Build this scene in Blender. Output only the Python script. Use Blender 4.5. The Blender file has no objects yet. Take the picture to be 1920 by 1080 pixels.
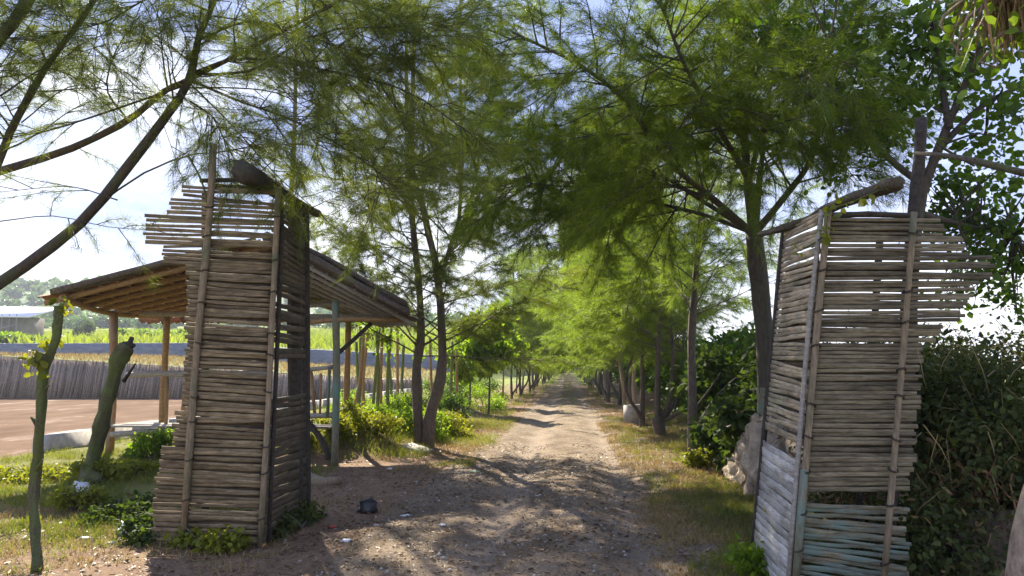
import bpy, math, random
import numpy as np
from mathutils import Vector, Matrix, noise as mnoise

# ------------------------------------------------------------------ camera, sky, sun, exposure
R = math.radians
scene = bpy.context.scene
COL = scene.collection
FPX = 1371.0                      # focal length in photograph pixels
CAM_H = 1.6
YAW, PITCH = R(4.38), R(6.25)

cam_d = bpy.data.cameras.new("camera")
cam_d.sensor_width = 36.0
cam_d.lens = 36.0 * FPX / 1920.0
cam_d.clip_start, cam_d.clip_end = 0.05, 5000
cam = bpy.data.objects.new("camera", cam_d)
COL.objects.link(cam)
cam.location = (0, 0, CAM_H)
cam.rotation_euler = (R(90) + PITCH, 0, YAW)
scene.camera = cam

SUN_AZ, SUN_EL = R(-27), R(38)    # azimuth measured from +Y towards +X
world = bpy.data.worlds.new("World")
scene.world = world
world.use_nodes = True
wn, wl = world.node_tree.nodes, world.node_tree.links
bg = wn["Background"]
sky = wn.new("ShaderNodeTexSky")
sky.sky_type = 'NISHITA'
sky.sun_disc = False
sky.sun_elevation = SUN_EL
sky.sun_rotation = SUN_AZ
sky.air_density, sky.dust_density, sky.ozone_density = 1.0, 0.35, 4.0
tc = wn.new("ShaderNodeTexCoord")
mp = wn.new("ShaderNodeMapping"); mp.inputs["Scale"].default_value = (1.6, 1.6, 4.0)
nz = wn.new("ShaderNodeTexNoise"); nz.inputs["Scale"].default_value = 1.7; nz.inputs["Detail"].default_value = 7; nz.inputs["Roughness"].default_value = 0.6
cr = wn.new("ShaderNodeValToRGB"); cr.color_ramp.elements[0].position = 0.45; cr.color_ramp.elements[1].position = 0.64
cr.color_ramp.elements[0].color = (2.9, 3.8, 7.4, 1); cr.color_ramp.elements[1].color = (10.0, 10.2, 10.8, 1)
mx = wn.new("ShaderNodeMixRGB"); mx.inputs[0].default_value = 0.86
wl.new(tc.outputs["Generated"], mp.inputs[0]); wl.new(mp.outputs[0], nz.inputs["Vector"])
sz = wn.new("ShaderNodeSeparateXYZ"); wl.new(tc.outputs["Generated"], sz.inputs[0])
hm_ = wn.new("ShaderNodeMath"); hm_.operation = 'MULTIPLY_ADD'; hm_.inputs[1].default_value = -0.7; hm_.inputs[2].default_value = 0.19; wl.new(sz.outputs[2], hm_.inputs[0])
ha_ = wn.new("ShaderNodeMath"); ha_.operation = 'ADD'; wl.new(hm_.outputs[0], ha_.inputs[0]); wl.new(nz.outputs["Fac"], ha_.inputs[1])
wl.new(ha_.outputs[0], cr.inputs[0]); wl.new(cr.outputs[0], mx.inputs[2])
wl.new(sky.outputs[0], mx.inputs[1]); wl.new(mx.outputs[0], bg.inputs[0])
bg.inputs[1].default_value = 0.055

sun_dir = Vector((math.sin(SUN_AZ) * math.cos(SUN_EL), math.cos(SUN_AZ) * math.cos(SUN_EL), math.sin(SUN_EL)))
sd = bpy.data.lights.new("sun", 'SUN')
sd.energy, sd.angle, sd.color = 5.0, R(0.55), (1.0, 0.90, 0.74)
so = bpy.data.objects.new("sun", sd); COL.objects.link(so)
so.rotation_euler = sun_dir.to_track_quat('Z', 'Y').to_euler()
so.location = (0, 0, 30)

scene.view_settings.view_transform = 'Standard'
scene.view_settings.look = 'None'
scene.view_settings.gamma = 1
scene.view_settings.exposure = 1.68
scene.cycles.max_bounces = 7
scene.cycles.diffuse_bounces = 3
scene.cycles.transmission_bounces = 5
scene.cycles.use_denoising = True
scene.cycles.denoising_prefilter = 'NONE'

# ------------------------------------------------------------------ helpers
_cr = cam.rotation_euler.to_matrix()
CR, CU, CF = _cr @ Vector((1, 0, 0)), _cr @ Vector((0, 1, 0)), _cr @ Vector((0, 0, -1))
def ray(px, py):
    return CF + CR * ((px - 960) / FPX) - CU * ((py - 540) / FPX)
def P(px, py, Y):
    "the point seen at that place of the photograph, Y metres down the road"
    r = ray(px, py); return Vector((0, 0, CAM_H)) + r * (Y / r.y)
def G(px, py, z=0.0):
    r = ray(px, py); return Vector((0, 0, CAM_H)) + r * ((z - CAM_H) / r.z)

def tag(o, label=None, cat=None, group=None, kind=None):
    if label: o["label"] = label
    if cat: o["category"] = cat
    if group: o["group"] = group
    if kind: o["kind"] = kind
    return o
def empty(name, loc=(0, 0, 0), label=None, cat=None, group=None):
    o = bpy.data.objects.new(name, None); COL.objects.link(o); o.location = loc
    o.empty_display_size = 0.2
    return tag(o, label, cat, group)

def np_mesh(name, V, tris=None, quads=None, mat=None, parent=None, smooth=False, uv=None):
    """arrays -> one linked mesh object; V is in world space, moved under parent's origin"""
    V = np.asarray(V, dtype=np.float32).reshape(-1, 3)
    if parent is not None:
        V = V - np.array(parent_loc(parent), dtype=np.float32)
    me = bpy.data.meshes.new(name)
    nt = 0 if tris is None else len(tris); nq = 0 if quads is None else len(quads)
    loops = []
    if nt: loops.append(np.asarray(tris, dtype=np.int32).ravel())
    if nq: loops.append(np.asarray(quads, dtype=np.int32).ravel())
    L = np.concatenate(loops)
    me.vertices.add(len(V)); me.vertices.foreach_set("co", V.ravel())
    me.loops.add(len(L)); me.loops.foreach_set("vertex_index", L)
    me.polygons.add(nt + nq)
    st = np.concatenate([np.arange(nt) * 3, nt * 3 + np.arange(nq) * 4]).astype(np.int32)
    me.polygons.foreach_set("loop_start", st)
    if smooth: me.polygons.foreach_set("use_smooth", np.ones(nt + nq, dtype=bool))
    me.update(calc_edges=True)
    if mat: me.materials.append(mat)
    o = bpy.data.objects.new(name, me); COL.objects.link(o)
    if parent is not None: o.parent = parent
    return o
def parent_loc(p):
    l = Vector(p.location)
    while p.parent is not None:
        p = p.parent; l = l + Vector(p.location)
    return l

class MB:
    "collects tubes and boxes, then links them as one mesh"
    def __init__(self): self.v = []; self.q = []; self.t = []
    def tube(self, pts, rad, sides=8, cap=True, rough=0.0, rng=None):
        pts = [Vector(p) for p in pts]; n = len(pts)
        if not hasattr(rad, '__len__'): rad = [rad] * n
        base = len(self.v)
        d = (pts[1] - pts[0]).normalized()
        ref = Vector((0, 0, 1)) if abs(d.z) < 0.9 else Vector((1, 0, 0))
        a = d.cross(ref).normalized()
        for i in range(n):
            if i == 0: t = pts[1] - pts[0]
            elif i == n - 1: t = pts[-1] - pts[-2]
            else: t = pts[i + 1] - pts[i - 1]
            if t.length < 1e-9: t = d
            t.normalize()
            a = (a - t * a.dot(t))
            if a.length < 1e-6: a = t.orthogonal()
            a.normalize(); b = t.cross(a)
            for k in range(sides):
                an = 2 * math.pi * k / sides
                rr = rad[i]
                if rough: rr *= 1 + rough * .55 * mnoise.noise(Vector((pts[i].x * 11 + math.cos(an) * 2.5, pts[i].y * 11 + math.sin(an) * 2.5, pts[i].z * 9))) + rough * mnoise.noise(Vector((pts[i].x * 3 + math.cos(an) * 1.1, pts[i].y * 3 + math.sin(an) * 1.1, pts[i].z * 2.2)))
                self.v.append(pts[i] + (a * math.cos(an) + b * math.sin(an)) * rr)
        for i in range(n - 1):
            for k in range(sides):
                k2 = (k + 1) % sides
                self.q.append((base + i * sides + k, base + i * sides + k2, base + (i + 1) * sides + k2, base + (i + 1) * sides + k))
        if cap:
            for i, flip in ((0, True), (n - 1, False)):
                c = len(self.v); self.v.append(pts[i].copy())
                for k in range(sides):
                    k2 = (k + 1) % sides
                    x, y = base + i * sides + k, base + i * sides + k2
                    self.t.append((c, y, x) if flip else (c, x, y))
    def hexa(self, c8):
        b = len(self.v); self.v += [Vector(c) for c in c8]
        for f in ((0, 3, 2, 1), (4, 5, 6, 7), (0, 1, 5, 4), (1, 2, 6, 5), (2, 3, 7, 6), (3, 0, 4, 7)):
            self.q.append(tuple(b + i for i in f))
    def box(self, c, s, rz=0.0, rx=0.0, ry=0.0):
        m = Matrix.Translation(Vector(c)) @ Matrix.Rotation(rz, 4, 'Z') @ Matrix.Rotation(ry, 4, 'Y') @ Matrix.Rotation(rx, 4, 'X')
        x, y, z = s[0] / 2, s[1] / 2, s[2] / 2
        self.hexa([m @ Vector(p) for p in ((-x, -y, -z), (x, -y, -z), (x, y, -z), (-x, y, -z), (-x, -y, z), (x, -y, z), (x, y, z), (-x, y, z))])
    def beam(self, a, b, w, h, up=(0, 0, 1)):
        a, b = Vector(a), Vector(b); d = (b - a).normalized(); u = Vector(up)
        s = d.cross(u).normalized() * (w / 2); u = s.cross(d).normalized() * (h / 2)
        self.hexa([a - s - u, b - s - u, b + s - u, a + s - u, a - s + u, b - s + u, b + s + u, a + s + u])
    def slat(self, p0, p1, up, nrm, w, th, rng, segs=5, wob=0.006, taper=0.0):
        base = len(self.v); p0, p1, up, nrm = Vector(p0), Vector(p1), Vector(up), Vector(nrm)
        ph = rng.uniform(0, 100)
        for i in range(segs + 1):
            t = i / segs
            c = p0.lerp(p1, t) + up * (mnoise.noise(Vector((ph, t * 2.5, 0))) * wob) + nrm * (mnoise.noise(Vector((ph, t * 2.5, 7))) * wob)
            ww = w * (1 + 0.16 * mnoise.noise(Vector((ph, t * 4, 3))))
            self.v += [c - up * ww / 2, c - up * ww * .40 + nrm * th, c + up * ww * .42 + nrm * th, c + up * ww / 2]
        for i in range(segs):
            for k in range(4):
                k2 = (k + 1) % 4
                self.q.append((base + i * 4 + k, base + i * 4 + k2, base + i * 4 + 4 + k2, base + i * 4 + 4 + k))
        self.q.append((base + 3, base + 2, base + 1, base)); e = base + segs * 4
        self.q.append((e, e + 1, e + 2, e + 3))
    def build(self, name, mat, parent=None, smooth=True):
        return np_mesh(name, [tuple(v) for v in self.v], self.t or None, self.q or None, mat, parent, smooth)

def curve(pts, n):
    "Catmull-Rom resample"
    p = [Vector(q) for q in pts]
    if len(p) == 2: return [p[0].lerp(p[1], i / (n - 1)) for i in range(n)]
    p = [p[0] * 2 - p[1]] + p + [p[-1] * 2 - p[-2]]
    m = len(p) - 3; out = []
    for i in range(n):
        s = i / (n - 1) * m; k = min(int(s), m - 1); t = s - k
        a, b, c, d = p[k], p[k + 1], p[k + 2], p[k + 3]
        out.append(0.5 * ((2 * b) + (c - a) * t + (2 * a - 5 * b + 4 * c - d) * t * t + (3 * b - a - 3 * c + d) * t ** 3))
    return out

# ------------------------------------------------------------------ materials
def new_mat(name):
    m = bpy.data.materials.new(name); m.use_nodes = True
    nt = m.node_tree; b = nt.nodes["Principled BSDF"]
    return m, nt.nodes, nt.links, b
def ramp(nodes, stops):
    r = nodes.new("ShaderNodeValToRGB"); el = r.color_ramp.elements
    while len(el) < len(stops): el.new(0.5)
    for e, (p, c) in zip(el, stops): e.position = p; e.color = (*c, 1)
    return r
def noise_node(nodes, links, scale, detail=4, rough=0.55, vec=None, dist=0.0):
    n = nodes.new("ShaderNodeTexNoise"); n.inputs["Scale"].default_value = scale; n.inputs["Detail"].default_value = detail
    n.inputs["Roughness"].default_value = rough; n.inputs["Distortion"].default_value = dist
    if vec is not None: links.new(vec, n.inputs["Vector"])
    return n
def obj_coord(nodes, links, scale=(1, 1, 1), geo=False):
    if geo:
        g = nodes.new("ShaderNodeNewGeometry"); out = g.outputs["Position"]
    else:
        t = nodes.new("ShaderNodeTexCoord"); out = t.outputs["Object"]
    mp = nodes.new("ShaderNodeMapping"); mp.inputs["Scale"].default_value = scale
    links.new(out, mp.inputs[0]); return mp.outputs[0]
def mix(nodes, links, fac, a, b, mode='MIX'):
    m = nodes.new("ShaderNodeMixRGB"); m.blend_type = mode
    for sock, v in ((0, fac), (1, a), (2, b)):
        if hasattr(v, 'is_linked'): links.new(v, m.inputs[sock])
        elif isinstance(v, (int, float)): m.inputs[sock].default_value = v
        else: m.inputs[sock].default_value = (*v, 1)
    return m.outputs[0]
def bump(nodes, links, b, h, strength, dist=0.02):
    bp = nodes.new("ShaderNodeBump"); bp.inputs["Strength"].default_value = strength; bp.inputs["Distance"].default_value = dist
    links.new(h, bp.inputs["Height"]); links.new(bp.outputs[0], b.inputs["Normal"])

def wood_mat(name, dark, light, scale=(3, 3, 3), rnd=0.5, moss=None, moss_amt=0.5, rough=0.85, bump_s=0.5, detail_scale=9):
    m, n, l, b = new_mat(name)
    v = obj_coord(n, l, scale)
    nz = noise_node(n, l, detail_scale, 7, 0.65, v)
    r = ramp(n, [(0.28, dark), (0.72, light)]); l.new(nz.outputs["Fac"], r.inputs[0])
    g = n.new("ShaderNodeNewGeometry")
    rr = ramp(n, [(0, (1 - rnd,) * 3), (1, (1 + rnd * 0.6,) * 3)]); l.new(g.outputs["Random Per Island"], rr.inputs[0])
    c = mix(n, l, 1.0, r.outputs[0], rr.outputs[0], 'MULTIPLY')
    if moss:
        v2 = obj_coord(n, l, (1, 1, 1)); n2 = noise_node(n, l, 2.2, 6, 0.65, v2)
        r2 = ramp(n, [(0.62 - moss_amt * 0.4, (0, 0, 0)), (0.78 - moss_amt * 0.3, (1, 1, 1))]); l.new(n2.outputs["Fac"], r2.inputs[0])
        c = mix(n, l, r2.outputs[0], c, moss)
    l.new(c, b.inputs["Base Color"]); b.inputs["Roughness"].default_value = rough
    bump(n, l, b, nz.outputs["Fac"], bump_s)
    return m
def leaf_mat(name, c_dark, c_light, trans=0.45, rough=0.5, clump=0.7, tcol=None):
    m, n, l, b = new_mat(name)
    v = obj_coord(n, l, (1, 1, 1))
    nz = noise_node(n, l, clump, 3, 0.6, v)
    g = n.new("ShaderNodeNewGeometry")
    ad = n.new("ShaderNodeMath"); ad.operation = 'MULTIPLY_ADD'; ad.inputs[1].default_value = 0.45; l.new(g.outputs["Random Per Island"], ad.inputs[0])
    sb = n.new("ShaderNodeMath"); sb.operation = 'MULTIPLY_ADD'; sb.inputs[1].default_value = 1.1; sb.inputs[2].default_value = -0.28
    l.new(nz.outputs["Fac"], sb.inputs[0]); l.new(sb.outputs[0], ad.inputs[2])
    r = ramp(n, [(0.15, c_dark), (0.85, c_light)]); l.new(ad.outputs[0], r.inputs[0])
    l.new(r.outputs[0], b.inputs["Base Color"]); b.inputs["Roughness"].default_value = rough
    b.inputs["Specular IOR Level"].default_value = 0.3
    t = n.new("ShaderNodeBsdfTranslucent")
    tc_ = mix(n, l, 1.0, r.outputs[0], tcol or (1.5, 1.45, 0.6), 'MULTIPLY'); l.new(tc_, t.inputs[0])
    ms = n.new("ShaderNodeMixShader"); ms.inputs[0].default_value = trans
    l.new(b.outputs[0], ms.inputs[1]); l.new(t.outputs[0], ms.inputs[2])
    l.new(ms.outputs[0], n["Material Output"].inputs["Surface"])
    return m
def plain_mat(name, col, rough=0.7, var=0.25, scale=6, metallic=0.0):
    m, n, l, b = new_mat(name)
    nz = noise_node(n, l, scale, 6, 0.65, obj_coord(n, l))
    r = ramp(n, [(0.3, tuple(c * (1 - var) for c in col)), (0.7, tuple(min(1, c * (1 + var)) for c in col))])
    l.new(nz.outputs["Fac"], r.inputs[0]); l.new(r.outputs[0], b.inputs["Base Color"])
    b.inputs["Roughness"].default_value = rough; b.inputs["Metallic"].default_value = metallic
    bump(n, l, b, nz.outputs["Fac"], 0.3)
    return m

M = {}
M['needle_dark'] = leaf_mat("casuarina_needles_dark", (0.055, 0.095, 0.012), (0.18, 0.235, 0.028), 0.58, tcol=(1.55, 1.6, 0.45))
M['needle_olive'] = leaf_mat("casuarina_needles_olive", (0.06, 0.085, 0.02), (0.18, 0.21, 0.045), 0.55, tcol=(1.45, 1.5, 0.5))
M['needle_light'] = leaf_mat("casuarina_needles_light", (0.10, 0.155, 0.03), (0.235, 0.295, 0.055), 0.6, tcol=(1.45, 1.55, 0.55))
M['leaf_dark'] = leaf_mat("broad_leaves_dark", (0.025, 0.05, 0.012), (0.08, 0.12, 0.025), 0.4, rough=.75)
M['leaf_mid'] = leaf_mat("broad_leaves_mid", (0.03, 0.075, 0.012), (0.13, 0.21, 0.03), 0.5, tcol=(1.5, 1.5, .5))
M['leaf_bright'] = leaf_mat("broad_leaves_bright", (0.08, 0.15, 0.012), (0.22, 0.32, 0.03), 0.55, tcol=(1.6,1.6,.5))
M['leaf_yellow'] = leaf_mat("weed_leaves_yellow_green", (0.11, 0.14, 0.015), (0.27, 0.28, 0.035), 0.5)
M['leaf_dry'] = leaf_mat("dry_leaves", (0.12, 0.07, 0.03), (0.36, 0.25, 0.13), 0.25, tcol=(1.1, 1.0, 0.8))
M['litter'] = leaf_mat('fallen_leaves', (0.08, 0.045, 0.02), (0.29, 0.19, 0.10), 0.2, tcol=(1.1, 1.0, 0.8))
M['hedge'] = leaf_mat("hedge_leaves", (0.02, 0.034, 0.011), (0.12, 0.145, 0.04), 0.4, rough=.85, clump=3.5)
M['grass'] = leaf_mat("grass_blades", (0.07, 0.11, 0.018), (0.24, 0.25, 0.05), 0.45, clump=0.8)
M['grass_dry'] = leaf_mat("dry_grass_blades", (0.20, 0.14, 0.06), (0.40, 0.31, 0.14), 0.3, clump=0.8, tcol=(1.2, 1.1, 0.7))
M['field'] = leaf_mat("field_crop", (0.14, 0.20, 0.03), (0.30, 0.36, 0.06), 0.4, clump=0.05)
M['far_leaf'] = leaf_mat("far_tree_leaves", (0.05, 0.11, 0.035), (0.12, 0.21, 0.065), 0.35, clump=0.06)
M['bark'] = wood_mat("casuarina_bark", (0.045, 0.035, 0.028), (0.17, 0.135, 0.11), (4, 4, 1.2), 0.15, (0.10, 0.11, 0.05), 0.25)
M['bark_dark'] = wood_mat("dark_bark", (0.03, 0.024, 0.02), (0.11, 0.085, 0.065), (4, 4, 1.2), 0.15, (0.06, 0.075, 0.03), 0.3)
M['bark_pale'] = wood_mat("pale_bark", (0.13, 0.085, 0.055), (0.46, 0.36, 0.26), (4, 4, 1.6), 0.15, (0.30, 0.27, 0.12), 0.35, bump_s=1.0, detail_scale=7)
M['moss'] = wood_mat("mossy_bark", (0.035, 0.03, 0.015), (0.15, 0.14, 0.06), (5, 5, 3), 0.2, (0.115, 0.155, 0.025), 0.55, bump_s=1.0, detail_scale=12)
M['moss_pole'] = wood_mat("mossy_pole", (0.03, 0.024, 0.016), (0.15, 0.12, 0.07), (5, 5, 3), 0.2, (0.10, 0.13, 0.03), 0.3, bump_s=1.0, detail_scale=12)
M['pole'] = wood_mat("bamboo_pole_weathered", (0.12, 0.088, 0.052), (0.36, 0.275, 0.17), (6, 6, 1), 0.25, (0.10, 0.12, 0.06), 0.2)
M['log'] = wood_mat("dark_log", (0.014, 0.011, 0.009), (0.075, 0.058, 0.04), (3, 3, 3), 0.2, (0.04, 0.045, 0.02), 0.2)
M['timber'] = wood_mat("hut_timber", (0.15, 0.085, 0.04), (0.48, 0.30, 0.14), (2, 2, 6), 0.25)
M['timber_grey'] = wood_mat("grey_timber", (0.17, 0.15, 0.125), (0.45, 0.41, 0.35), (2, 6, 6), 0.3)
M['post_red'] = wood_mat("reddish_post", (0.22, 0.11, 0.05), (0.46, 0.27, 0.14), (4, 4, 1), 0.2, (0.3, 0.27, 0.2), 0.3)

M['stake_green'] = wood_mat('green_stake_bark', (0.09, 0.10, 0.04), (0.27, 0.27, 0.13), (4, 4, 2), 0.2, (0.16, 0.21, 0.04), 0.5)
def slat_mat(name, dark, light, paint=None, zt=0.0, zb=-1.0, lichen=(0.16, 0.17, 0.12)):
    m, n, l, b = new_mat(name)
    nz = noise_node(n, l, 9, 8, 0.75, obj_coord(n, l, (0.8, 0.8, 9)))
    r = ramp(n, [(0.34, dark), (0.66, light)]); l.new(nz.outputs["Fac"], r.inputs[0])
    g = n.new("ShaderNodeNewGeometry")
    rr = ramp(n, [(0, (0.66, 0.64, 0.6)), (0.5, (0.95, 0.93, 0.9)), (1, (1.28, 1.25, 1.2))]); l.new(g.outputs["Random Per Island"], rr.inputs[0])
    c = mix(n, l, 1.0, r.outputs[0], rr.outputs[0], 'MULTIPLY')
    n2 = noise_node(n, l, 1.9, 6, 0.7, obj_coord(n, l, (1, 1, 1.6)))
    r2 = ramp(n, [(0.5, (0, 0, 0)), (0.7, (0.75, 0.75, 0.75))]); l.new(n2.outputs["Fac"], r2.inputs[0])
    c = mix(n, l, r2.outputs[0], c, lichen)
    n4 = noise_node(n, l, 2.6, 7, 0.72, obj_coord(n, l, (1.0, 1.0, 3.2)))      # dark weather stains
    r4 = ramp(n, [(0.46, (1, 1, 1)), (0.70, (0.32, 0.28, 0.24))]); l.new(n4.outputs["Fac"], r4.inputs[0])
    c = mix(n, l, 1.0, c, r4.outputs[0], 'MULTIPLY')
    if paint:
        sx = n.new("ShaderNodeSeparateXYZ"); l.new(obj_coord(n, l), sx.inputs[0])
        mr = n.new("ShaderNodeMapRange"); mr.inputs[1].default_value = zt; mr.inputs[2].default_value = zb
        l.new(sx.outputs[2], mr.inputs[0])
        n3 = noise_node(n, l, 5, 6, 0.7, obj_coord(n, l, (1, 1, 3)))
        r3 = ramp(n, [(0.42, (0, 0, 0)), (0.6, (0.85, 0.85, 0.85))]); l.new(n3.outputs["Fac"], r3.inputs[0])
        f = mix(n, l, 1.0, mr.outputs[0], r3.outputs[0], 'MULTIPLY')
        c = mix(n, l, f, c, paint)
    l.new(c, b.inputs["Base Color"]); b.inputs["Roughness"].default_value = 0.8
    bump(n, l, b, nz.outputs["Fac"], 0.4, 0.01)
    return m
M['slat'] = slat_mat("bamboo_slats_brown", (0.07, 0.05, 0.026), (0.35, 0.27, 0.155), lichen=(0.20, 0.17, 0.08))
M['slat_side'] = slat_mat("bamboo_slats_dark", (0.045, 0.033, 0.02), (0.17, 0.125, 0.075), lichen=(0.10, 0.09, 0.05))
M['slat_grey'] = slat_mat("bamboo_slats_grey", (0.06, 0.048, 0.027), (0.33, 0.275, 0.17), (0.15, 0.22, 0.18), 0.78, 0.72, lichen=(0.20, 0.18, 0.09))
M['slat_pale'] = slat_mat("bamboo_slats_pale", (0.24, 0.19, 0.12), (0.58, 0.49, 0.36), None, lichen=(0.27, 0.28, 0.15))
M['board'] = slat_mat("whitewashed_boards", (0.34, 0.33, 0.31), (0.62, 0.61, 0.58), None, lichen=(0.33, 0.36, 0.34))
M['teal'] = wood_mat("faded_teal_paint", (0.10, 0.10, 0.06), (0.26, 0.24, 0.16), (5, 5, 1.5), 0.2, (0.14, 0.25, 0.20), 0.35)
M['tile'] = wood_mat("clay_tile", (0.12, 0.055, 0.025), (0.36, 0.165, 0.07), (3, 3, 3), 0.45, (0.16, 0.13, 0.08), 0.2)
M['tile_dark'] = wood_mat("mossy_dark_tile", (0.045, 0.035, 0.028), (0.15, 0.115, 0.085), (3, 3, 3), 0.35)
M['concrete'] = plain_mat("concrete", (0.40, 0.375, 0.34), 0.85, 0.3, 7)
M['white'] = plain_mat("dirty_white_plastic", (0.68, 0.68, 0.68), 0.5, 0.2, 12)
M['black'] = plain_mat("black_plastic", (0.015, 0.015, 0.018), 0.35, 0.3, 12)
M['red'] = plain_mat("red_plastic", (0.35, 0.05, 0.03), 0.5, 0.2, 12)
M['green_plastic'] = plain_mat("green_plastic", (0.15, 0.45, 0.28), 0.5, 0.2, 12)
M['yellow'] = plain_mat("yellow_paint", (0.75, 0.55, 0.03), 0.5, 0.15, 5)
M['roof_white'] = plain_mat("white_metal_roof", (0.80, 0.81, 0.83), 0.4, 0.06, 1)
M['shed_wall'] = plain_mat("shed_wall", (0.20, 0.18, 0.17), 0.8, 0.35, 0.8)
M['blue'] = plain_mat("blue_tarpaulin", (0.10, 0.22, 0.42), 0.6, 0.25, 2)
M['car_dark'] = plain_mat("dark_car_paint", (0.06, 0.06, 0.065), 0.3, 0.1, 1)
M['car_white'] = plain_mat("white_car_paint", (0.75, 0.75, 0.75), 0.3, 0.05, 1)
M['glass'] = plain_mat("dark_glass", (0.03, 0.035, 0.04), 0.1, 0.1, 1)
M['tyre'] = plain_mat("tyre_rubber", (0.02, 0.02, 0.02), 0.8, 0.2, 5)

# --- ground materials
def ground_material():
    m, n, l, b = new_mat("ground_soil_and_grass")
    v = obj_coord(n, l, geo=True)
    big = noise_node(n, l, 0.35, 6, 0.62, v); med = noise_node(n, l, 2.4, 6, 0.65, v); fine = noise_node(n, l, 22, 6, 0.7, v)
    dirt = ramp(n, [(0.25, (0.13, 0.085, 0.055)), (0.55, (0.27, 0.19, 0.125)), (0.8, (0.40, 0.30, 0.205))]); l.new(fine.outputs["Fac"], dirt.inputs[0])
    lit = ramp(n, [(0.35, (0.75, 0.7, 0.66)), (0.68, (1.15, 1.1, 1.05))]); l.new(med.outputs["Fac"], lit.inputs[0])
    dirt2 = mix(n, l, 1.0, dirt.outputs[0], lit.outputs[0], 'MULTIPLY')
    gr = ramp(n, [(0.25, (0.085, 0.10, 0.022)), (0.75, (0.24, 0.23, 0.06))]); l.new(fine.outputs["Fac"], gr.inputs[0])
    sx = n.new("ShaderNodeSeparateXYZ"); g = n.new("ShaderNodeNewGeometry"); l.new(g.outputs["Position"], sx.inputs[0])
    ab = n.new("ShaderNodeMath"); ab.operation = 'ABSOLUTE'; l.new(sx.outputs[0], ab.inputs[0])
    mr = n.new("ShaderNodeMapRange"); mr.inputs[1].default_value = 1.2; mr.inputs[2].default_value = 7.5; mr.inputs[3].default_value = -0.16; mr.inputs[4].default_value = 0.3
    l.new(ab.outputs[0], mr.inputs[0])
    ad = n.new("ShaderNodeMath"); ad.operation = 'ADD'; l.new(mr.outputs[0], ad.inputs[0]); l.new(big.outputs["Fac"], ad.inputs[1])
    ad2 = n.new("ShaderNodeMath"); ad2.operation = 'MULTIPLY_ADD'; ad2.inputs[1].default_value = 0.5; l.new(med.outputs["Fac"], ad2.inputs[0]); l.new(ad.outputs[0], ad2.inputs[2])
    f = ramp(n, [(0.80, (0, 0, 0)), (0.95, (1, 1, 1))]); l.new(ad2.outputs[0], f.inputs[0])
    c = mix(n, l, f.outputs[0], dirt2, gr.outputs[0])
    # far farmland
    mr2 = n.new("ShaderNodeMapRange"); mr2.inputs[1].default_value = 66; mr2.inputs[2].default_value = 80; l.new(sx.outputs[1], mr2.inputs[0])
    fn = noise_node(n, l, 0.05, 4, 0.6, v); fr = ramp(n, [(0.3, (0.11, 0.15, 0.03)), (0.7, (0.27, 0.31, 0.07))]); l.new(fn.outputs["Fac"], fr.inputs[0])
    c = mix(n, l, mr2.outputs[0], c, fr.outputs[0])
    l.new(c, b.inputs["Base Color"]); b.inputs["Roughness"].default_value = 0.95; b.inputs["Specular IOR Level"].default_value = 0.15
    hs = n.new("ShaderNodeMath"); hs.operation = 'ADD'; l.new(fine.outputs["Fac"], hs.inputs[0]); l.new(med.outputs["Fac"], hs.inputs[1])
    bump(n, l, b, hs.outputs[0], 0.7, 0.05)
    return m
def road_material():
    m, n, l, b = new_mat("dirt_road_gravel")
    v = obj_coord(n, l, geo=True)
    med = noise_node(n, l, 1.6, 6, 0.65, obj_coord(n, l, (1.3, 0.7, 1), geo=True)); fine = noise_node(n, l, 30, 6, 0.75, v)
    r = ramp(n, [(0.25, (0.13, 0.09, 0.06)), (0.5, (0.265, 0.208, 0.145)), (0.8, (0.41, 0.335, 0.245))]); l.new(fine.outputs["Fac"], r.inputs[0])
    r2 = ramp(n, [(0.32, (0.58, 0.54, 0.5)), (0.66, (1.18, 1.16, 1.14))]); l.new(med.outputs["Fac"], r2.inputs[0])
    c = mix(n, l, 1.0, r.outputs[0], r2.outputs[0], 'MULTIPLY')
    sx = n.new("ShaderNodeSeparateXYZ"); l.new(v, sx.inputs[0]); ab = n.new("ShaderNodeMath"); ab.operation = 'ABSOLUTE'; l.new(sx.outputs[0], ab.inputs[0])
    dd = n.new("ShaderNodeMath"); dd.operation = 'SUBTRACT'; dd.inputs[1].default_value = .75; l.new(ab.outputs[0], dd.inputs[0]); d2 = n.new("ShaderNodeMath"); d2.operation = 'ABSOLUTE'; l.new(dd.outputs[0], d2.inputs[0])
    n5 = noise_node(n, l, 1.1, 5, 0.65, v); sm = n.new("ShaderNodeMath"); sm.operation = 'MULTIPLY_ADD'; sm.inputs[1].default_value = 1.2; l.new(n5.outputs["Fac"], sm.inputs[0]); l.new(d2.outputs[0], sm.inputs[2])
    tr = ramp(n, [(0.58, (.8, .8, .8)), (0.95, (0, 0, 0))]); l.new(sm.outputs[0], tr.inputs[0])
    n6 = noise_node(n, l, 45, 4, 0.7, v); grv = ramp(n, [(0.3, (0.19, 0.14, 0.10)), (0.7, (0.47, 0.38, 0.29))]); l.new(n6.outputs["Fac"], grv.inputs[0])
    c = mix(n, l, tr.outputs[0], c, grv.outputs[0])
    l.new(c, b.inputs["Base Color"]); b.inputs["Roughness"].default_value = 0.95; b.inputs["Specular IOR Level"].default_value = 0.15
    hs = n.new("ShaderNodeMath"); hs.operation = 'ADD'; l.new(fine.outputs["Fac"], hs.inputs[0]); l.new(med.outputs["Fac"], hs.inputs[1])
    bump(n, l, b, hs.outputs[0], 0.8, 0.05)
    return m
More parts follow.
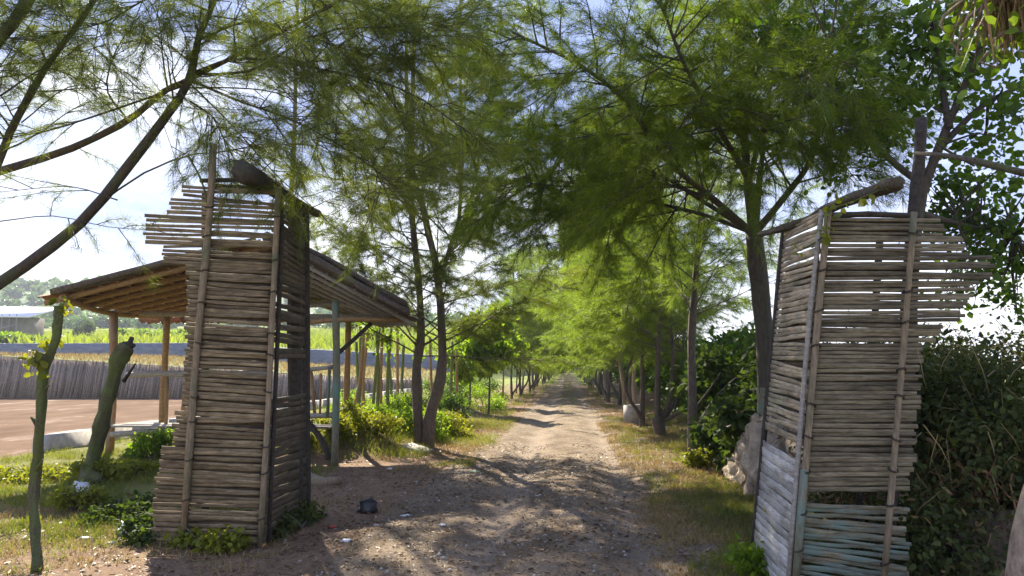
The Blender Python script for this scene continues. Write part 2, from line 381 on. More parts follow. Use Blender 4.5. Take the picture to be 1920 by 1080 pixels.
def pond_material():
    m, n, l, b = new_mat("rusty_pond_mud")
    v = obj_coord(n, l, (1, 0.35, 1), geo=True)
    a = noise_node(n, l, 0.55, 8, 0.7, v)
    r = ramp(n, [(0.35, (0.105, 0.062, 0.036)), (0.55, (0.165, 0.105, 0.066)), (0.68, (0.30, 0.24, 0.19))]); l.new(a.outputs["Fac"], r.inputs[0])
    l.new(r.outputs[0], b.inputs["Base Color"]); b.inputs["Roughness"].default_value = 1.0; b.inputs["Specular IOR Level"].default_value = 0.05
    bump(n, l, b, a.outputs["Fac"], 0.4, 0.1)
    return m
def lining_material(name, dark, light, sc=(3, 3, 0.3)):
    m, n, l, b = new_mat(name)
    a = noise_node(n, l, 2.2, 6, 0.65, obj_coord(n, l, sc))
    r = ramp(n, [(0.3, dark), (0.7, light)]); l.new(a.outputs["Fac"], r.inputs[0])
    sx = n.new("ShaderNodeSeparateXYZ"); g = n.new("ShaderNodeNewGeometry"); l.new(g.outputs["Position"], sx.inputs[0])
    l.new(r.outputs[0], b.inputs["Base Color"]); b.inputs["Roughness"].default_value = 0.8
    bump(n, l, b, a.outputs["Fac"], 0.8, 0.1)
    return m
M['ground'] = ground_material(); M['road'] = road_material(); M['pond'] = pond_material()
M['lining'] = lining_material("pond_bank_matting", (0.24, 0.155, 0.095), (0.70, 0.54, 0.385), (9, 9, .3))
M['lining2'] = lining_material("dark_pond_liner", (0.085, 0.095, 0.115), (0.19, 0.205, 0.235), (0.6, 0.6, 1.5))
def stone_material():
    m, n, l, b = new_mat("rubble_stone")
    v = obj_coord(n, l); vo = n.new("ShaderNodeTexVoronoi"); vo.inputs["Scale"].default_value = 5; l.new(v, vo.inputs["Vector"])
    a = noise_node(n, l, 6, 8, 0.7, v)
    r = ramp(n, [(0.3, (0.20, 0.145, 0.09)), (0.7, (0.56, 0.45, 0.31))]); l.new(a.outputs["Fac"], r.inputs[0])
    c = mix(n, l, 0.5, r.outputs[0], vo.outputs["Distance"], 'SOFT_LIGHT'); hsv = n.new("ShaderNodeHueSaturation"); hsv.inputs["Saturation"].default_value = 0.9
    l.new(c, hsv.inputs["Color"]); l.new(hsv.outputs[0], b.inputs["Base Color"]); b.inputs["Roughness"].default_value = 0.95
    ad = n.new("ShaderNodeMath"); ad.operation = 'ADD'; l.new(vo.outputs["Distance"], ad.inputs[0]); l.new(a.outputs["Fac"], ad.inputs[1])
    bump(n, l, b, ad.outputs[0], 0.9, 0.08)
    return m
M['stone'] = stone_material()

# ------------------------------------------------------------------ ground, road, pond, hills
POND_X, BANK_Y, BANK2_Y = -10.4, 47.0, 75.0
def sst(a, b, x):
    t = min(1, max(0, (x - a) / (b - a))); return t * t * (3 - 2 * t)
def bank_top(x): return min(2.5, 0.9 + max(0, -12.5 - x) * 0.0575)
def left_z(x, y):
    if y < BANK_Y: return -0.4
    zt = bank_top(x); z2b = zt * 0.9 + 0.5; z2 = z2b + 1.4
    if y < BANK2_Y: return zt + (z2b - zt) * (y - BANK_Y) / (BANK2_Y - BANK_Y)
    if y < 150: return z2 + (7.0 - z2) * (y - BANK2_Y) / 75
    if y < 260: return 7 + 10 * (y - 150) / 110
    k = sst(-60, -230, x)
    top = 20 + 38 * k
    return 17 + (top - 17) * sst(260, 480, y) + 2.0 * mnoise.noise(Vector((x * 0.012, y * 0.012, 0))) * sst(260, 330, y)
def ground_z(x, y):
    z = 0.035 * mnoise.noise(Vector((x * 0.6, y * 0.6, 0))) + 0.015 * mnoise.noise(Vector((x * 2.1, y * 2.1, 4)))
    z += 0.42 * math.exp(-((x + 4.3) / 0.75) ** 2 - ((y - 14.6) / 1.3) ** 2)      # earth heap by the hut
    z += 0.35 * math.exp(-((x + 3.6) / 0.5) ** 2 - ((y - 24.5) / 2.0) ** 2)
    if y < 70: z -= 0.07 * math.exp(-((abs(x) - 0.75) / 0.28) ** 2)                 # wheel ruts
    if x > 2.6: z += 0.5 * sst(2.6, 4.5, x)
    k = sst(POND_X + 0.25, POND_X - 0.4, x) if y < BANK_Y else sst(-9, -13, x)
    return z * (1 - k) + left_z(x, y) * k
def grid(name, xs, ys, zf, mat, kind='structure'):
    nx, ny = len(xs), len(ys)
    V = [(x, y, zf(x, y)) for y in ys for x in xs]
    i = np.arange((nx - 1) * (ny - 1)); r, c = i // (nx - 1), i % (nx - 1); a = r * nx + c
    q = np.stack([a, a + 1, a + nx + 1, a + nx], 1)
    o = np_mesh(name, V, None, q, mat, None, True); o["kind"] = kind
    return o
xs = np.unique(np.concatenate([np.linspace(-1500, -120, 14), np.linspace(-120, -14, 40), np.linspace(-14, -10, 28), np.linspace(-10, 7, 120), np.linspace(7, 60, 20), np.linspace(60, 1500, 12)]))
ys = np.unique(np.concatenate([np.linspace(-60, 2, 20), np.linspace(2, 30, 170), np.linspace(30, 46.9, 30), np.linspace(47.02, 74.9, 20), np.linspace(75.02, 260, 40)]))
grid("ground", xs, ys, ground_z, M['ground'])
M['hill'] = M['far_leaf']
hm, hn, hl, hb = new_mat("hill_slopes")
_a = noise_node(hn, hl, 0.03, 7, 0.65, obj_coord(hn, hl)); _r = ramp(hn, [(0.3, (0.06, 0.12, 0.035)), (0.6, (0.12, 0.19, 0.06)), (0.8, (0.22, 0.26, 0.09))])
hl.new(_a.outputs["Fac"], _r.inputs[0]); hl.new(_r.outputs[0], hb.inputs["Base Color"]); hb.inputs["Roughness"].default_value = 1
grid("hills", np.unique(np.concatenate([np.linspace(-1500, 100, 110), np.linspace(100, 1500, 10)])), np.concatenate([np.linspace(260, 600, 50), np.linspace(640, 2500, 10)]),
     lambda x, y: ground_z(x, y), hm)

# the road: a sheet with ragged edges just above the ground
def road_edges(y):
    lx = -2.1 + 0.35 * mnoise.noise(Vector((y * 0.5, 1, 0))) + 0.12 * mnoise.noise(Vector((y * 2.2, 3, 0)))
    rx = 1.75 + 0.35 * mnoise.noise(Vector((y * 0.45, 9, 0))) + 0.12 * mnoise.noise(Vector((y * 2.3, 5, 0)))
    s = sst(16, 30, y); lx += 0.35 * s; rx -= 0.45 * s
    return lx, rx
ry = np.unique(np.concatenate([np.linspace(-8, 30, 260), np.linspace(30, 90, 120), np.linspace(90, 235, 80)]))
V = []; nxr = 24
for y in ry:
    lx, rx = road_edges(y)
    for i in range(nxr):
        x = lx + (rx - lx) * i / (nxr - 1)
        e = min(i, nxr - 1 - i)
        V.append((x, y, ground_z(x, y) + (0.006 if e > 1 else (0.003 if e == 1 else -0.012)) + 0.012 * mnoise.noise(Vector((x * 5, y * 5, 2))) * (e > 2)))
i = np.arange((nxr - 1) * (len(ry) - 1)); r_, c_ = i // (nxr - 1), i % (nxr - 1); a_ = r_ * nxr + c_
o = np_mesh("dirt_road", V, None, np.stack([a_, a_ + 1, a_ + nxr + 1, a_ + nxr], 1), M['road'], None, True); o["kind"] = "structure"

grid("pond_bed", np.linspace(-75, POND_X - 0.42, 40), np.linspace(-5, BANK_Y - 0.25, 40), lambda x, y: -0.38 + 0.02 * mnoise.noise(Vector((x, y, 0))), M['pond'])

def wall_strip(name, x0, x1, y, zb, zt, slope, mat, label, cat, n=420, wob=0.12):
    xs_ = np.linspace(x0, x1, n); V = []
    for x in xs_:
        w = wob * mnoise.noise(Vector((x * 0.9, y, 0))) + wob * 0.6 * mnoise.noise(Vector((x * 4, y, 3))) + wob * .5 * mnoise.noise(Vector((x * 11, y, 6)))
        b_, t_ = zb(x), zt(x) + 0.25 * w
        V += [(x, y - slope + w, b_ - 0.3), (x, y - slope + w, b_), (x, y - slope * 0.5 + w, (b_ + t_) / 2), (x, y + w * 0.5, t_), (x, y + 0.5, t_ + 0.03), (x, y + 0.5, b_ - 0.3)]
    q = []
    for i in range(n - 1):
        for k in range(6):
            k2 = (k + 1) % 6
            q.append((i * 6 + k, (i + 1) * 6 + k, (i + 1) * 6 + k2, i * 6 + k2))
    e = (n - 1) * 6
    q += [(0, 1, 2, 3), (0, 3, 4, 5), (e + 3, e + 2, e + 1, e), (e + 5, e + 4, e + 3, e)]
    o = np_mesh(name, V, None, q, mat, None, False)
    return tag(o, label, cat)
M['soil'] = wood_mat('dark_bank_soil', (0.04, 0.028, 0.016), (0.24, 0.17, 0.10), (3, 3, 3), 0.2, (0.09, 0.10, 0.03), 0.35, bump_s=1.0, detail_scale=5)
M['matting'] = wood_mat("grey_bamboo_matting", (0.10, 0.075, 0.052), (0.36, 0.29, 0.215), (2, 2, 1), 0.55)
pw = wall_strip("pond_wall", -75, -9.4, BANK_Y - 0.05, lambda x: -0.4, lambda x: bank_top(x) - 0.03, 0.5, M['lining'], "long weathered wall of upright bamboo matting along the far edge of the brown pond", "wall")
mt = MB(); r3 = random.Random(77); x = -62.0
while x < -9.6:
    w = r3.uniform(.07, .15); tp = bank_top(x) + r3.uniform(-.10, .12); ln = r3.gauss(0, .05)
    a, c = Vector((x + ln, BANK_Y - .72, -.36)), Vector((x - ln, BANK_Y - .20 + r3.uniform(-.03, .03), tp))
    mt.beam(a, c, w, .03, (0, -1, .2)); x += w * r3.uniform(.8, 1.15)
mt.build("matting", M['matting'], pw, False)
wall_strip("pond_liner_wall", -120, -11, BANK2_Y - 0.05, lambda x: bank_top(x) * 0.9 + 0.4, lambda x: bank_top(x) * 0.9 + 2.0, 0.7, M['lining2'], "dark slate lined bank below the green field behind the pond", "wall", wob=0.08)
# low concrete kerb beside the pond
kb = MB(); prev = None
kp = [(POND_X + 0.25 + 0.08 * math.sin(y * 0.7), y) for y in np.linspace(13.6, 46.4, 24)]
for (x0, y0), (x1, y1) in zip(kp, kp[1:]):
    kb.hexa([(x0 - .16, y0, -.4), (x0 + .16, y0, -.4), (x1 + .16, y1, -.4), (x1 - .16, y1, -.4), (x0 - .16, y0, .30), (x0 + .16, y0, .31), (x1 + .16, y1, .31), (x1 - .16, y1, .30)])
tag(kb.build("pond_kerb", M['concrete'], None, False), "low grey concrete kerb along the near side of the brown pond", "kerb")

# ------------------------------------------------------------------ foliage tools
def unit(a): return a / np.maximum(np.linalg.norm(a, axis=-1, keepdims=True), 1e-9)
def blades(base, dirs, length, width, rg, droop=0.0):
    "thin two-piece blades: 5 vertices, one quad and one triangle each"
    n = len(base)
    side = unit(np.cross(dirs, rg.normal(size=(n, 3)))) * (width / 2)[:, None]
    mid = base + dirs * (length * 0.55)[:, None]
    d2 = unit(dirs + np.array([0, 0, -1.0]) * droop)
    tip = mid + d2 * (length * 0.45)[:, None]
    V = np.stack([base - side, base + side, mid + side * 0.8, mid - side * 0.8, tip], 1).reshape(-1, 3)
    i = np.arange(n) * 5
    return V, np.stack([i + 3, i + 2, i + 4], 1), np.stack([i, i + 1, i + 2, i + 3], 1)
def tri_needles(base, dirs, length, width, rg):
    n = len(base)
    side = unit(np.cross(dirs, rg.normal(size=(n, 3)))) * (width / 2)[:, None]
    V = np.stack([base - side, base + side, base + dirs * length[:, None]], 1).reshape(-1, 3)
    return V, np.arange(n * 3).reshape(-1, 3)
def leaves(base, dirs, nrm, size, rg, aspect=0.7):
    "folded leaf of six points: base, two shoulders, tip"
    n = len(base); s = unit(np.cross(dirs, nrm)); nn = np.cross(s, dirs)
    L = size[:, None]; W = (size * aspect)[:, None]
    p = [base, base + dirs * L * .3 + s * W * .5 + nn * L * .08, base + dirs * L * .7 + s * W * .38 + nn * L * .05, base + dirs * L - nn * L * .1,
         base + dirs * L * .7 - s * W * .38 + nn * L * .05, base + dirs * L * .3 - s * W * .5 + nn * L * .08]
    V = np.stack(p, 1).reshape(-1, 3); i = np.arange(n) * 6
    q = np.concatenate([np.stack([i, i + 1, i + 2, i + 3], 1), np.stack([i, i + 3, i + 4, i + 5], 1)])
    return V, q

def perp_dir(d, az, el):
    "direction making angle el with d, at azimuth az round it"
    d = d.normalized(); a = d.orthogonal().normalized(); b = d.cross(a)
    return (d * math.cos(el) + (a * math.cos(az) + b * math.sin(az)) * math.sin(el)).normalized()

class Casuarina:
    def __init__(self, seed):
        self.rng = random.Random(seed); self.rg = np.random.default_rng(seed)
        self.wood = MB(); self.tb = []; self.td = []; self.ts = []
    def stem(self, pts, r0, r1, n=14, sides=9, rough=0.25):
        c = curve(pts, n); rad = [r0 + (r1 - r0) * (i / (n - 1)) ** 0.8 for i in range(n)]
        self.wood.tube(c, rad, sides, True, rough); return c, rad
    def limbs(self, c, t0, t1, count, length, el=(0.75, 1.15), up=0.3, bias=None, r=0.022, lmin=0.45, sub=1.0, tuft=1.0):
        rng = self.rng; n = len(c)
        for k in range(count):
            t = t0 + (t1 - t0) * (k + rng.random()) / count
            s = t * (n - 1); i = min(int(s), n - 2); p = c[i].lerp(c[i + 1], s - i); d = (c[i + 1] - c[i]).normalized()
            dr = perp_dir(d, rng.uniform(0, 6.283), rng.uniform(*el))
            if bias is not None: dr = (dr + Vector(bias) * rng.uniform(0.3, 1.0)).normalized()
            L = length * rng.uniform(0.65, 1.15) * (1 - (1 - lmin) * (t - t0) / max(1e-6, t1 - t0))
            self.limb(p, dr, L, r * (0.6 + 0.4 * L / length), up, sub, tuft)
    def limb(self, p, dr, L, r, up, sub=1.0, tuft=1.0):
        rng = self.rng; pts = [p]; d = dr.copy(); m = 7
        for i in range(m):
            d = (d + Vector((rng.gauss(0, .1), rng.gauss(0, .1), rng.gauss(0, .07))) + Vector((0, 0, up * 0.12 if i < 4 else -0.06))).normalized()
            pts.append(pts[-1] + d * (L / m))
        self.wood.tube(pts, [r * (1 - 0.85 * i / m) for i in range(m + 1)], 5, False)
        self.dress(pts, L, sub, tuft, 0.18)
    def dress(self, pts, L, sub=1.0, tuft=1.0, t0=0.1, slen=(0.35, 0.85), twig_r=0.006):
        rng = self.rng; m = len(pts) - 1
        for k in range(max(3, int(L * 6.5 * sub))):
            t = t0 + (1 - t0) * rng.random() ** 0.8; s = t * m; i = min(int(s), m - 1); q = pts[i].lerp(pts[i + 1], s - i)
            dd = perp_dir(pts[i + 1] - pts[i], rng.uniform(0, 6.283), rng.uniform(0.5, 1.1)); dd.z = dd.z * 0.6 + 0.05; dd.normalize()
            self.twig(q, dd, rng.uniform(*slen), tuft, twig_r)
        self.twig(pts[-1], (pts[-1] - pts[-2]).normalized(), rng.uniform(*slen), tuft, twig_r)
    def twig(self, q, dd, l2, tuft=1.0, twig_r=0.006):
        rng = self.rng; tp = [q]
        for j in range(4):
            dd = (dd + Vector((rng.gauss(0, .15), rng.gauss(0, .15), rng.gauss(0, .1) - 0.07))).normalized(); tp.append(tp[-1] + dd * (l2 / 4))
        self.wood.tube(tp, [twig_r, twig_r * .8, twig_r * .6, twig_r * .45, twig_r * .3], 3, False)
        nt = max(3, int(l2 * 13 * tuft))
        for j in range(nt):
            t = 0.15 + 0.85 * (j + rng.random()) / nt; s = t * 4; i = min(int(s), 3)
            self.tb.append(tp[i].lerp(tp[i + 1], s - i)); self.td.append((tp[i + 1] - tp[i]).normalized()); self.ts.append(0.7 + 0.5 * rng.random())
    def needles(self, per=14, length=(0.10, 0.24), width=0.004, droop=0.3, spread=0.6):
        rg = self.rg
        b = np.repeat(np.array([tuple(v) for v in self.tb]), per, 0); d = np.repeat(np.array([tuple(v) for v in self.td]), per, 0)
        sc = np.repeat(np.array(self.ts), per); n = len(b)
        d = unit(d + rg.normal(size=(n, 3)) * spread + np.array([0, 0, -droop]))
        b = b + rg.normal(size=(n, 3)) * 0.018
        return tri_needles(b, d, rg.uniform(*length, n) * sc, np.full(n, width), rg)
    def build(self, base, label, mat_n, mat_b, group=None, name="casuarina_tree", cat="tree", **kw):
        root = empty(name, base, label, cat, group)
        self.wood.build("trunk", mat_b, root)
        V, T = self.needles(**kw)
        np_mesh("crown", V, T, None, mat_n, root)
        return root

def copy_tree(o, parent=None):
    c = o.copy(); COL.objects.link(c); c.parent = parent
    for ch in [x for x in o.children]: copy_tree(ch, c)
    return c

# ------------------------------------------------------------------ bamboo gate towers
rng = random.Random(7)
UPZ, FRONT = Vector((0, 0, 1)), Vector((0, -1, 0))
def interp(tbl, y):
    for (y0, x0), (y1, x1) in zip(tbl, tbl[1:]):
        if y0 <= y <= y1: return x0 + (x1 - x0) * (y - y0) / max(1e-6, y1 - y0)
    return tbl[-1][1] if y > tbl[-1][0] else tbl[0][1]

LT = empty("bamboo_gate_tower", (-3.1, 6.7, 0), "brown bamboo slat tower left of the dirt road in front of the tiled hut", "gate tower", "bamboo gate towers")
YL = 6.6
# front face: outline read at the slats
left_end = [(345, 344), (368, 344), (369, 320), (402, 316), (403, 272), (455, 270), (456, 308), (494, 305), (495, 352), (770, 345), (771, 332), (838, 318), (839, 303), (900, 292), (1030, 284)]
def lt_right(py): return 522 + (490 - 522) * (py - 345) / 675
fp = MB(); fb = MB(); py = 350
while py < 1030:
    wpx = rng.uniform(6.6, 9.4)
    pl, pr = interp(left_end, py) + rng.uniform(-4, 4), lt_right(py)
    tilt = 9 + rng.uniform(-4, 4)
    if rng.random() < .06: tilt += rng.uniform(-9, 9)
    skip = (py < 500 and rng.random() < 0.06)
    if not skip:
        gap = rng.uniform(0.78, .95) if py < 480 else rng.uniform(.86, .97)
        fp.slat(P(pl, py, YL + rng.uniform(-.005, .005)), P(pr, py + tilt, YL + rng.uniform(-.005, .005)), UPZ, FRONT, wpx * gap * YL / FPX, 0.004, rng, 9, 0.007)
    if py > 470 and rng.random() < .93:
        fb.slat(P(pl + 6, py + wpx * .5, YL + .04), P(pr - 3, py + wpx * .5 + 9, YL + .04), UPZ, FRONT, wpx * 1.05 * YL / FPX, 0.006, rng, 4, 0.008)
    py += wpx
fp.build("front_panel", M['slat'], LT, False); fb.build("added_seam_backing", M['slat_side'], LT, False)  # dark slats added behind the front, closing bright gaps into shaded seams
sp = MB(); t = 0.03
while t < 1.0:
    w = rng.uniform(0.014, 0.0185)
    hole = 0.485 < t < 0.60
    if not (hole and rng.random() < 0.93) and not (t < 0.45 and rng.random() < 0.16):
        a = P(522 + (490 - 522) * t, 352 + 668 * t, YL); b = P(572 + 3 * t, 398 + 575 * t, 7.8)
        k = rng.uniform(-.03, .03)
        sp.slat(a, b + Vector((0, 0, k)), UPZ, Vector((1, 0, 0)), w * 3.1 * (rng.uniform(.88, 1.1) if t < .45 else rng.uniform(1.05, 1.25)), 0.007, rng, 4, 0.012)
    t += w
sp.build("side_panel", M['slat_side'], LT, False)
def pole(parent, pts, r, mat, name="bamboo_pole", n=8, sides=8, nodes=True):
    b = MB(); c = curve(pts, n)
    rad = [r * (1 + 0.07 * math.sin(i * 2.4)) for i in range(n)]
    b.tube(c, rad, sides, True, 0.12)
    return b.build(name, mat, parent)
yf = YL - 0.035
pole(LT, [P(400, 270, yf), P(392, 420, yf), P(370, 640, yf), P(344, 1000, yf)], 0.034, M['pole'])
pole(LT, [P(522, 350, yf), P(512, 560, yf), P(503, 760, yf), P(487, 1026, yf)], 0.027, M['pole'])
pole(LT, [P(572, 385, 7.82), P(573, 680, 7.82), P(574, 978, 7.82)], 0.05, M['log'])
pole(LT, [P(553, 380, 7.6), P(552, 660, 7.6), P(556, 985, 7.6)], 0.075, M['log'])
pole(LT, [P(530, 372, YL + .12), P(522, 600, YL + .12), P(503, 1018, YL + .12)], 0.022, M['log'])
pole(LT, [P(385, 360, 7.7), P(385, 600, 7.7), P(385, 960, 7.7)], 0.04, M['log'])
pole(LT, [P(352, 290, yf), P(378, 340, yf), P(394, 400, yf)], 0.010, M['moss'])
pole(LT, [P(376, 339, YL + .1), P(450, 338, YL + .1), P(525, 345, YL + .1)], 0.022, M['log'])
pole(LT, [P(520, 356, YL + .3), P(455, 352, YL + .3), P(395, 348, YL + .3)], 0.025, M['log'])
b = MB(); b.tube(curve([P(455, 321, 6.1), P(500, 347, 6.75), P(545, 374, 7.4), P(597, 401, 8.2)], 9), [.098, .10, .088, .078, .07, .06, .055, .05, .045], 12, True, 0.2)
b.build("top_log", M['log'], LT)

RT = empty("bamboo_gate_tower", (2.0, 5.4, 0), "leaning grey bamboo slat tower right of the road with teal paint at its foot", "gate tower", "bamboo gate towers")
YR = 5.25
right_end = [(400, 1766), (438, 1768), (440, 1808), (476, 1812), (478, 1862), (528, 1858), (530, 1825), (566, 1820), (568, 1806), (606, 1803), (608, 1765), (640, 1755), (642, 1728), (880, 1715), (890, 1700), (1100, 1705)]
def rt_left(py): return 1548 + (1483 - 1548) * (py - 398) / 697
fp = MB(); fb = MB(); py = 412
while py < 1100:
    wpx = rng.uniform(7.2, 10.4)
    pl, pr = rt_left(py), interp(right_end, py) + rng.uniform(-6, 6)
    tilt = rng.uniform(-3, 4) + (rng.uniform(-10, 10) if rng.random() < .07 else 0); gap = rng.uniform(.85, .97); wob = 0.006
    if py < 640 and rng.random() < 0.25: gap = 0.88
    if py > 925:
        tilt = (py - 925) * 0.28 + rng.uniform(-4, 8); gap = rng.uniform(0.8, 1.2); wob = 0.02
    if 926 < py < 940: py += wpx; continue
    fp.slat(P(pl, py, YR + rng.uniform(-.005, .005)), P(pr, py + tilt, YR + 0.05 + rng.uniform(-.005, .005)), UPZ, FRONT, wpx * gap * YR / FPX, 0.004, rng, 10, wob)
    if py < 915 and rng.random() < (.45 if py < 640 else .95):
        fb.slat(P(pl + 6, py + wpx * .5, YR + .045), P(min(pr - 8, 1720), py + wpx * .5 + tilt, YR + .09), UPZ, FRONT, wpx * 1.05 * YR / FPX, 0.006, rng, 4, 0.008)
    py += wpx
fp.build("front_panel", M['slat_grey'], RT, False); fb.build("added_seam_backing", M['slat_side'], RT, False)  # added dark backing stands in for shade between the front slats
def rt_f(t): return P(1545 - 65 * t, 400 + 695 * t, YR)
def rt_b(t): return P(1472 - 60 * t, 432 + 612 * t, 6.27)
sp = MB(); fb = MB(); t = 0.0
while t < 0.605:
    w = rng.uniform(0.0115, 0.0165)
    sp.slat(rt_b(t), rt_f(t) + Vector((0, 0, rng.uniform(-.02, .02) - (0.05 if t > .4 else 0))), UPZ, Vector((-1, -.2, 0)), w * 2.75 * rng.uniform(.84, 1.0), 0.006, rng, 8, 0.010)
    if t > .12 and rng.random() < .9: fb.slat(rt_b(t + w * .5) + Vector((.04, 0, 0)), rt_f(t + w * .5) + Vector((.04, .05, 0)), UPZ, Vector((-1, -.2, 0)), w * 2.9, .006, rng, 4, .008)
    t += w
sp.build("side_panel", M['slat_pale'], RT, False); fb.build("added_seam_backing", M['slat_side'], RT, False)  # backing slats added here too, so the side seams read dark
bp = MB(); t = 0.655
while t < 1.0:
    w = rng.uniform(.020, .027)
    bp.slat(rt_b(t), rt_f(t + .03) + Vector((0, 0, rng.uniform(-.015, .015))), UPZ, Vector((-1, -.2, 0)), w * 2.9 * rng.uniform(1.02, 1.14), 0.008, rng, 5, 0.012)
    t += w
bp.build("board_panel", M['board'], RT, False)
yf = YR - 0.035
pole(RT, [P(1553, 392, yf), P(1530, 640, yf), P(1492, 1095, yf)], 0.024, M['pole'])
pole(RT, [P(1714, 398, yf), P(1695, 640, yf), P(1657, 1095, yf)], 0.022, M['pole'])
pole(RT, [P(1541, 394, YR - .01), P(1514, 640, YR - .01), P(1478, 1098, YR - .01)], 0.018, M['timber_grey'])
pole(RT, [P(1470, 428, 6.29), P(1440, 740, 6.29), P(1410, 1050, 6.29)], 0.024, M['log'])
pole(RT, [P(1728, 222, YR + .15), P(1722, 320, YR + .15), P(1711, 420, YR + .15), P(1660, 1095, YR + .2)], 0.042, M['log'], n=10)
pole(RT, [P(1560, 404, YR + .03), P(1640, 402, YR + .03), P(1722, 406, YR + .06)], 0.022, M['log'])
pole(RT, [P(1650, 440, 6.3), P(1630, 740, 6.3), P(1600, 1048, 6.3)], 0.03, M['log'])
b = MB(); b.tube(curve([P(1686, 343, 4.75), P(1640, 360, 5.0), P(1560, 388, 5.35), P(1490, 422, 6.0), P(1424, 440, 6.5)], 12), [.04, .05, .042, .034, .038, .034, .03, .03, .034, .028, .026, .02], 14, True, 0.8)
b.build("top_log", M['moss_pole'], RT)
b = MB(); b.tube(curve([P(1715, 287, YR + .08), P(1800, 296, 4.9), P(1990, 340, 4.3)], 10), [.012, .014, .017, .018, .02, .021, .022, .023, .024, .025], 9, True, 0.4)
b.build("side_branch", M['moss_pole'], RT)
# lower teal strip on the pole foot
b = MB(); b.tube([P(1508, 880, yf - .003), P(1500, 985, yf - .003), P(1492, 1095, yf - .003)], .027, 8, True)
b.build("painted_foot", M['teal'], RT)
def scatter_leaves(name, spots, mat, label, cat, size=(0.05, 0.09), n_each=8, spread=0.07, seed=3, parent=None, aspect=.75):
    rg = np.random.default_rng(seed)
    B = np.concatenate([np.array(tuple(s)) + rg.normal(size=(n_each, 3)) * spread for s in spots]); n = len(B)
    d = unit(rg.normal(size=(n, 3)) + np.array([0, 0, -.5])); nn = unit(rg.normal(size=(n, 3)) + np.array([0, -.3, .8]))
    V, q = leaves(B, d, nn, rg.uniform(*size, n), rg, aspect)
    o = np_mesh(name, V, None, q, mat, parent)
    if label: tag(o, label, cat)
    return o
for tw, poles, Yp in ((LT, (((398, 330), (345, 990)), ((521, 370), (489, 1000))), 6.565), (RT, (((1551, 410), (1494, 1075)), ((1713, 420), (1659, 1075))), 5.215)):
    b = MB()
    for (p0, p1) in poles:
        for k in range(9):
            f = (k + rng.uniform(.2, .8)) / 9; c = P(p0[0] + (p1[0] - p0[0]) * f, p0[1] + (p1[1] - p0[1]) * f, Yp); r_ = .034 if tw is LT else .028
            for q in range(2): b.tube([c + Vector((math.cos(a) * r_ * 1.12, math.sin(a) * r_ * 1.12, .008 * q + .012 * math.sin(a + k))) for a in [2 * math.pi * i / 10 for i in range(11)]], .0035, 4, False)
    b.build("bindings", M['log'], tw)
vs = curve([P(1660, 352, 4.85), P(1600, 378, 5.0), P(1552, 398, 5.12), P(1548, 440, 5.12), P(1500, 470, 5.5)], 9)
vn = empty("creeper_vine", vs[0], "yellow green creeper trailing over the top log of the leaning right tower", "vine")
b = MB(); b.tube(vs, .006, 4); b.build("stem", M['moss'], vn)
scatter_leaves("leaf_spray", vs, M['leaf_yellow'], None, None, (0.04, 0.08), 5, .04, 5, vn)

# ------------------------------------------------------------------ thatched / tiled hut
HUT = empty("roadside_hut", (-5.3, 13, 0), "open wooden hut with sagging clay tile roof behind the left bamboo tower", "hut")
back = Vector((-0.139, 0.990, 0)) * 4.2
FL, FR, RG = P(88, 560, 11.0), P(772, 600, 11.75), P(508, 454, 11.45)
BLc, BRc, RGb = FL + back + Vector((0, 0, .02)), P(712, 607, 15.3), P(528, 548, 15.4)   # the old roof sags and twists towards the back
def slope_tiles(e0, r0, e1, r1, mat, rows, cols, rngs):
    "curved tiles in courses from eave to ridge; wavy both in course and column"
    b = MB(); 
    nrm = (r0 - e0).cross(e1 - e0).normalized()
    if nrm.z < 0: nrm = -nrm
    for i in range(rows):
        for j in range(cols):
            u0, u1 = i / rows - 0.03, (i + 1) / rows + 0.015; v0, v1 = j / cols - .004, (j + 1) / cols + .004
            if rngs.random() < 0.015: continue
            jit = rngs.uniform(-.012, .012)
            def pt(u, v, h): return (e0.lerp(r0, u)).lerp(e1.lerp(r1, u), v) + nrm * h
            base = len(b.v)
            for u, lift in ((u0, .055), (u1, .02)):
                for k in range(5):
                    s = k / 4; b.v.append(pt(u + jit, v0 + (v1 - v0) * s, lift + .03 * math.sin(s * 2 * math.pi) + rngs.uniform(-.004, .004)))
            for u, lift in ((u0, .043), (u1, .008)):
                for k in range(5):
                    s = k / 4; b.v.append(pt(u + jit, v0 + (v1 - v0) * s, lift + .03 * math.sin(s * 2 * math.pi)))
            for k in range(4):
                b.q.append((base + k, base + k + 1, base + 6 + k, base + 5 + k)); b.q.append((base + 10 + k, base + 15 + k, base + 16 + k, base + 11 + k))
                b.q.append((base + k, base + 10 + k, base + 11 + k, base + 1 + k))
    return b
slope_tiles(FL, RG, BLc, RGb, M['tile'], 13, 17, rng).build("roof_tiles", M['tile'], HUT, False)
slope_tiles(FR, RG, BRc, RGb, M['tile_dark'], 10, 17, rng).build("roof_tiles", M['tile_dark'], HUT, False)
for (e_, r_e, mt_, nn_) in ((FR, RG, M['tile_dark'], 14), (FL, RG, M['tile_dark'], 2)):
    b = MB()
    for k in range(nn_):
        u0 = rng.uniform(-.03, .12); u1 = rng.uniform(.86, 1.0); off = Vector((0, rng.uniform(-.14, .05), rng.uniform(.02, .05 + .012 * nn_)))
        b.slat(e_.lerp(r_e, u0) + off, e_.lerp(r_e, u1) + off, Vector((0, -.25, 1)).normalized(), FRONT, rng.uniform(.06, .11), .03, rng, 9, .05)
    b.build("rake_thatch", mt_, HUT, False)
b = MB(); b.tube([RG + Vector((0, -.15, .06)), RGb + Vector((0, .1, .06))], .09, 8); b.build("ridge_cap", M['tile_dark'], HUT)
dn = Vector((0, 0, -.05))
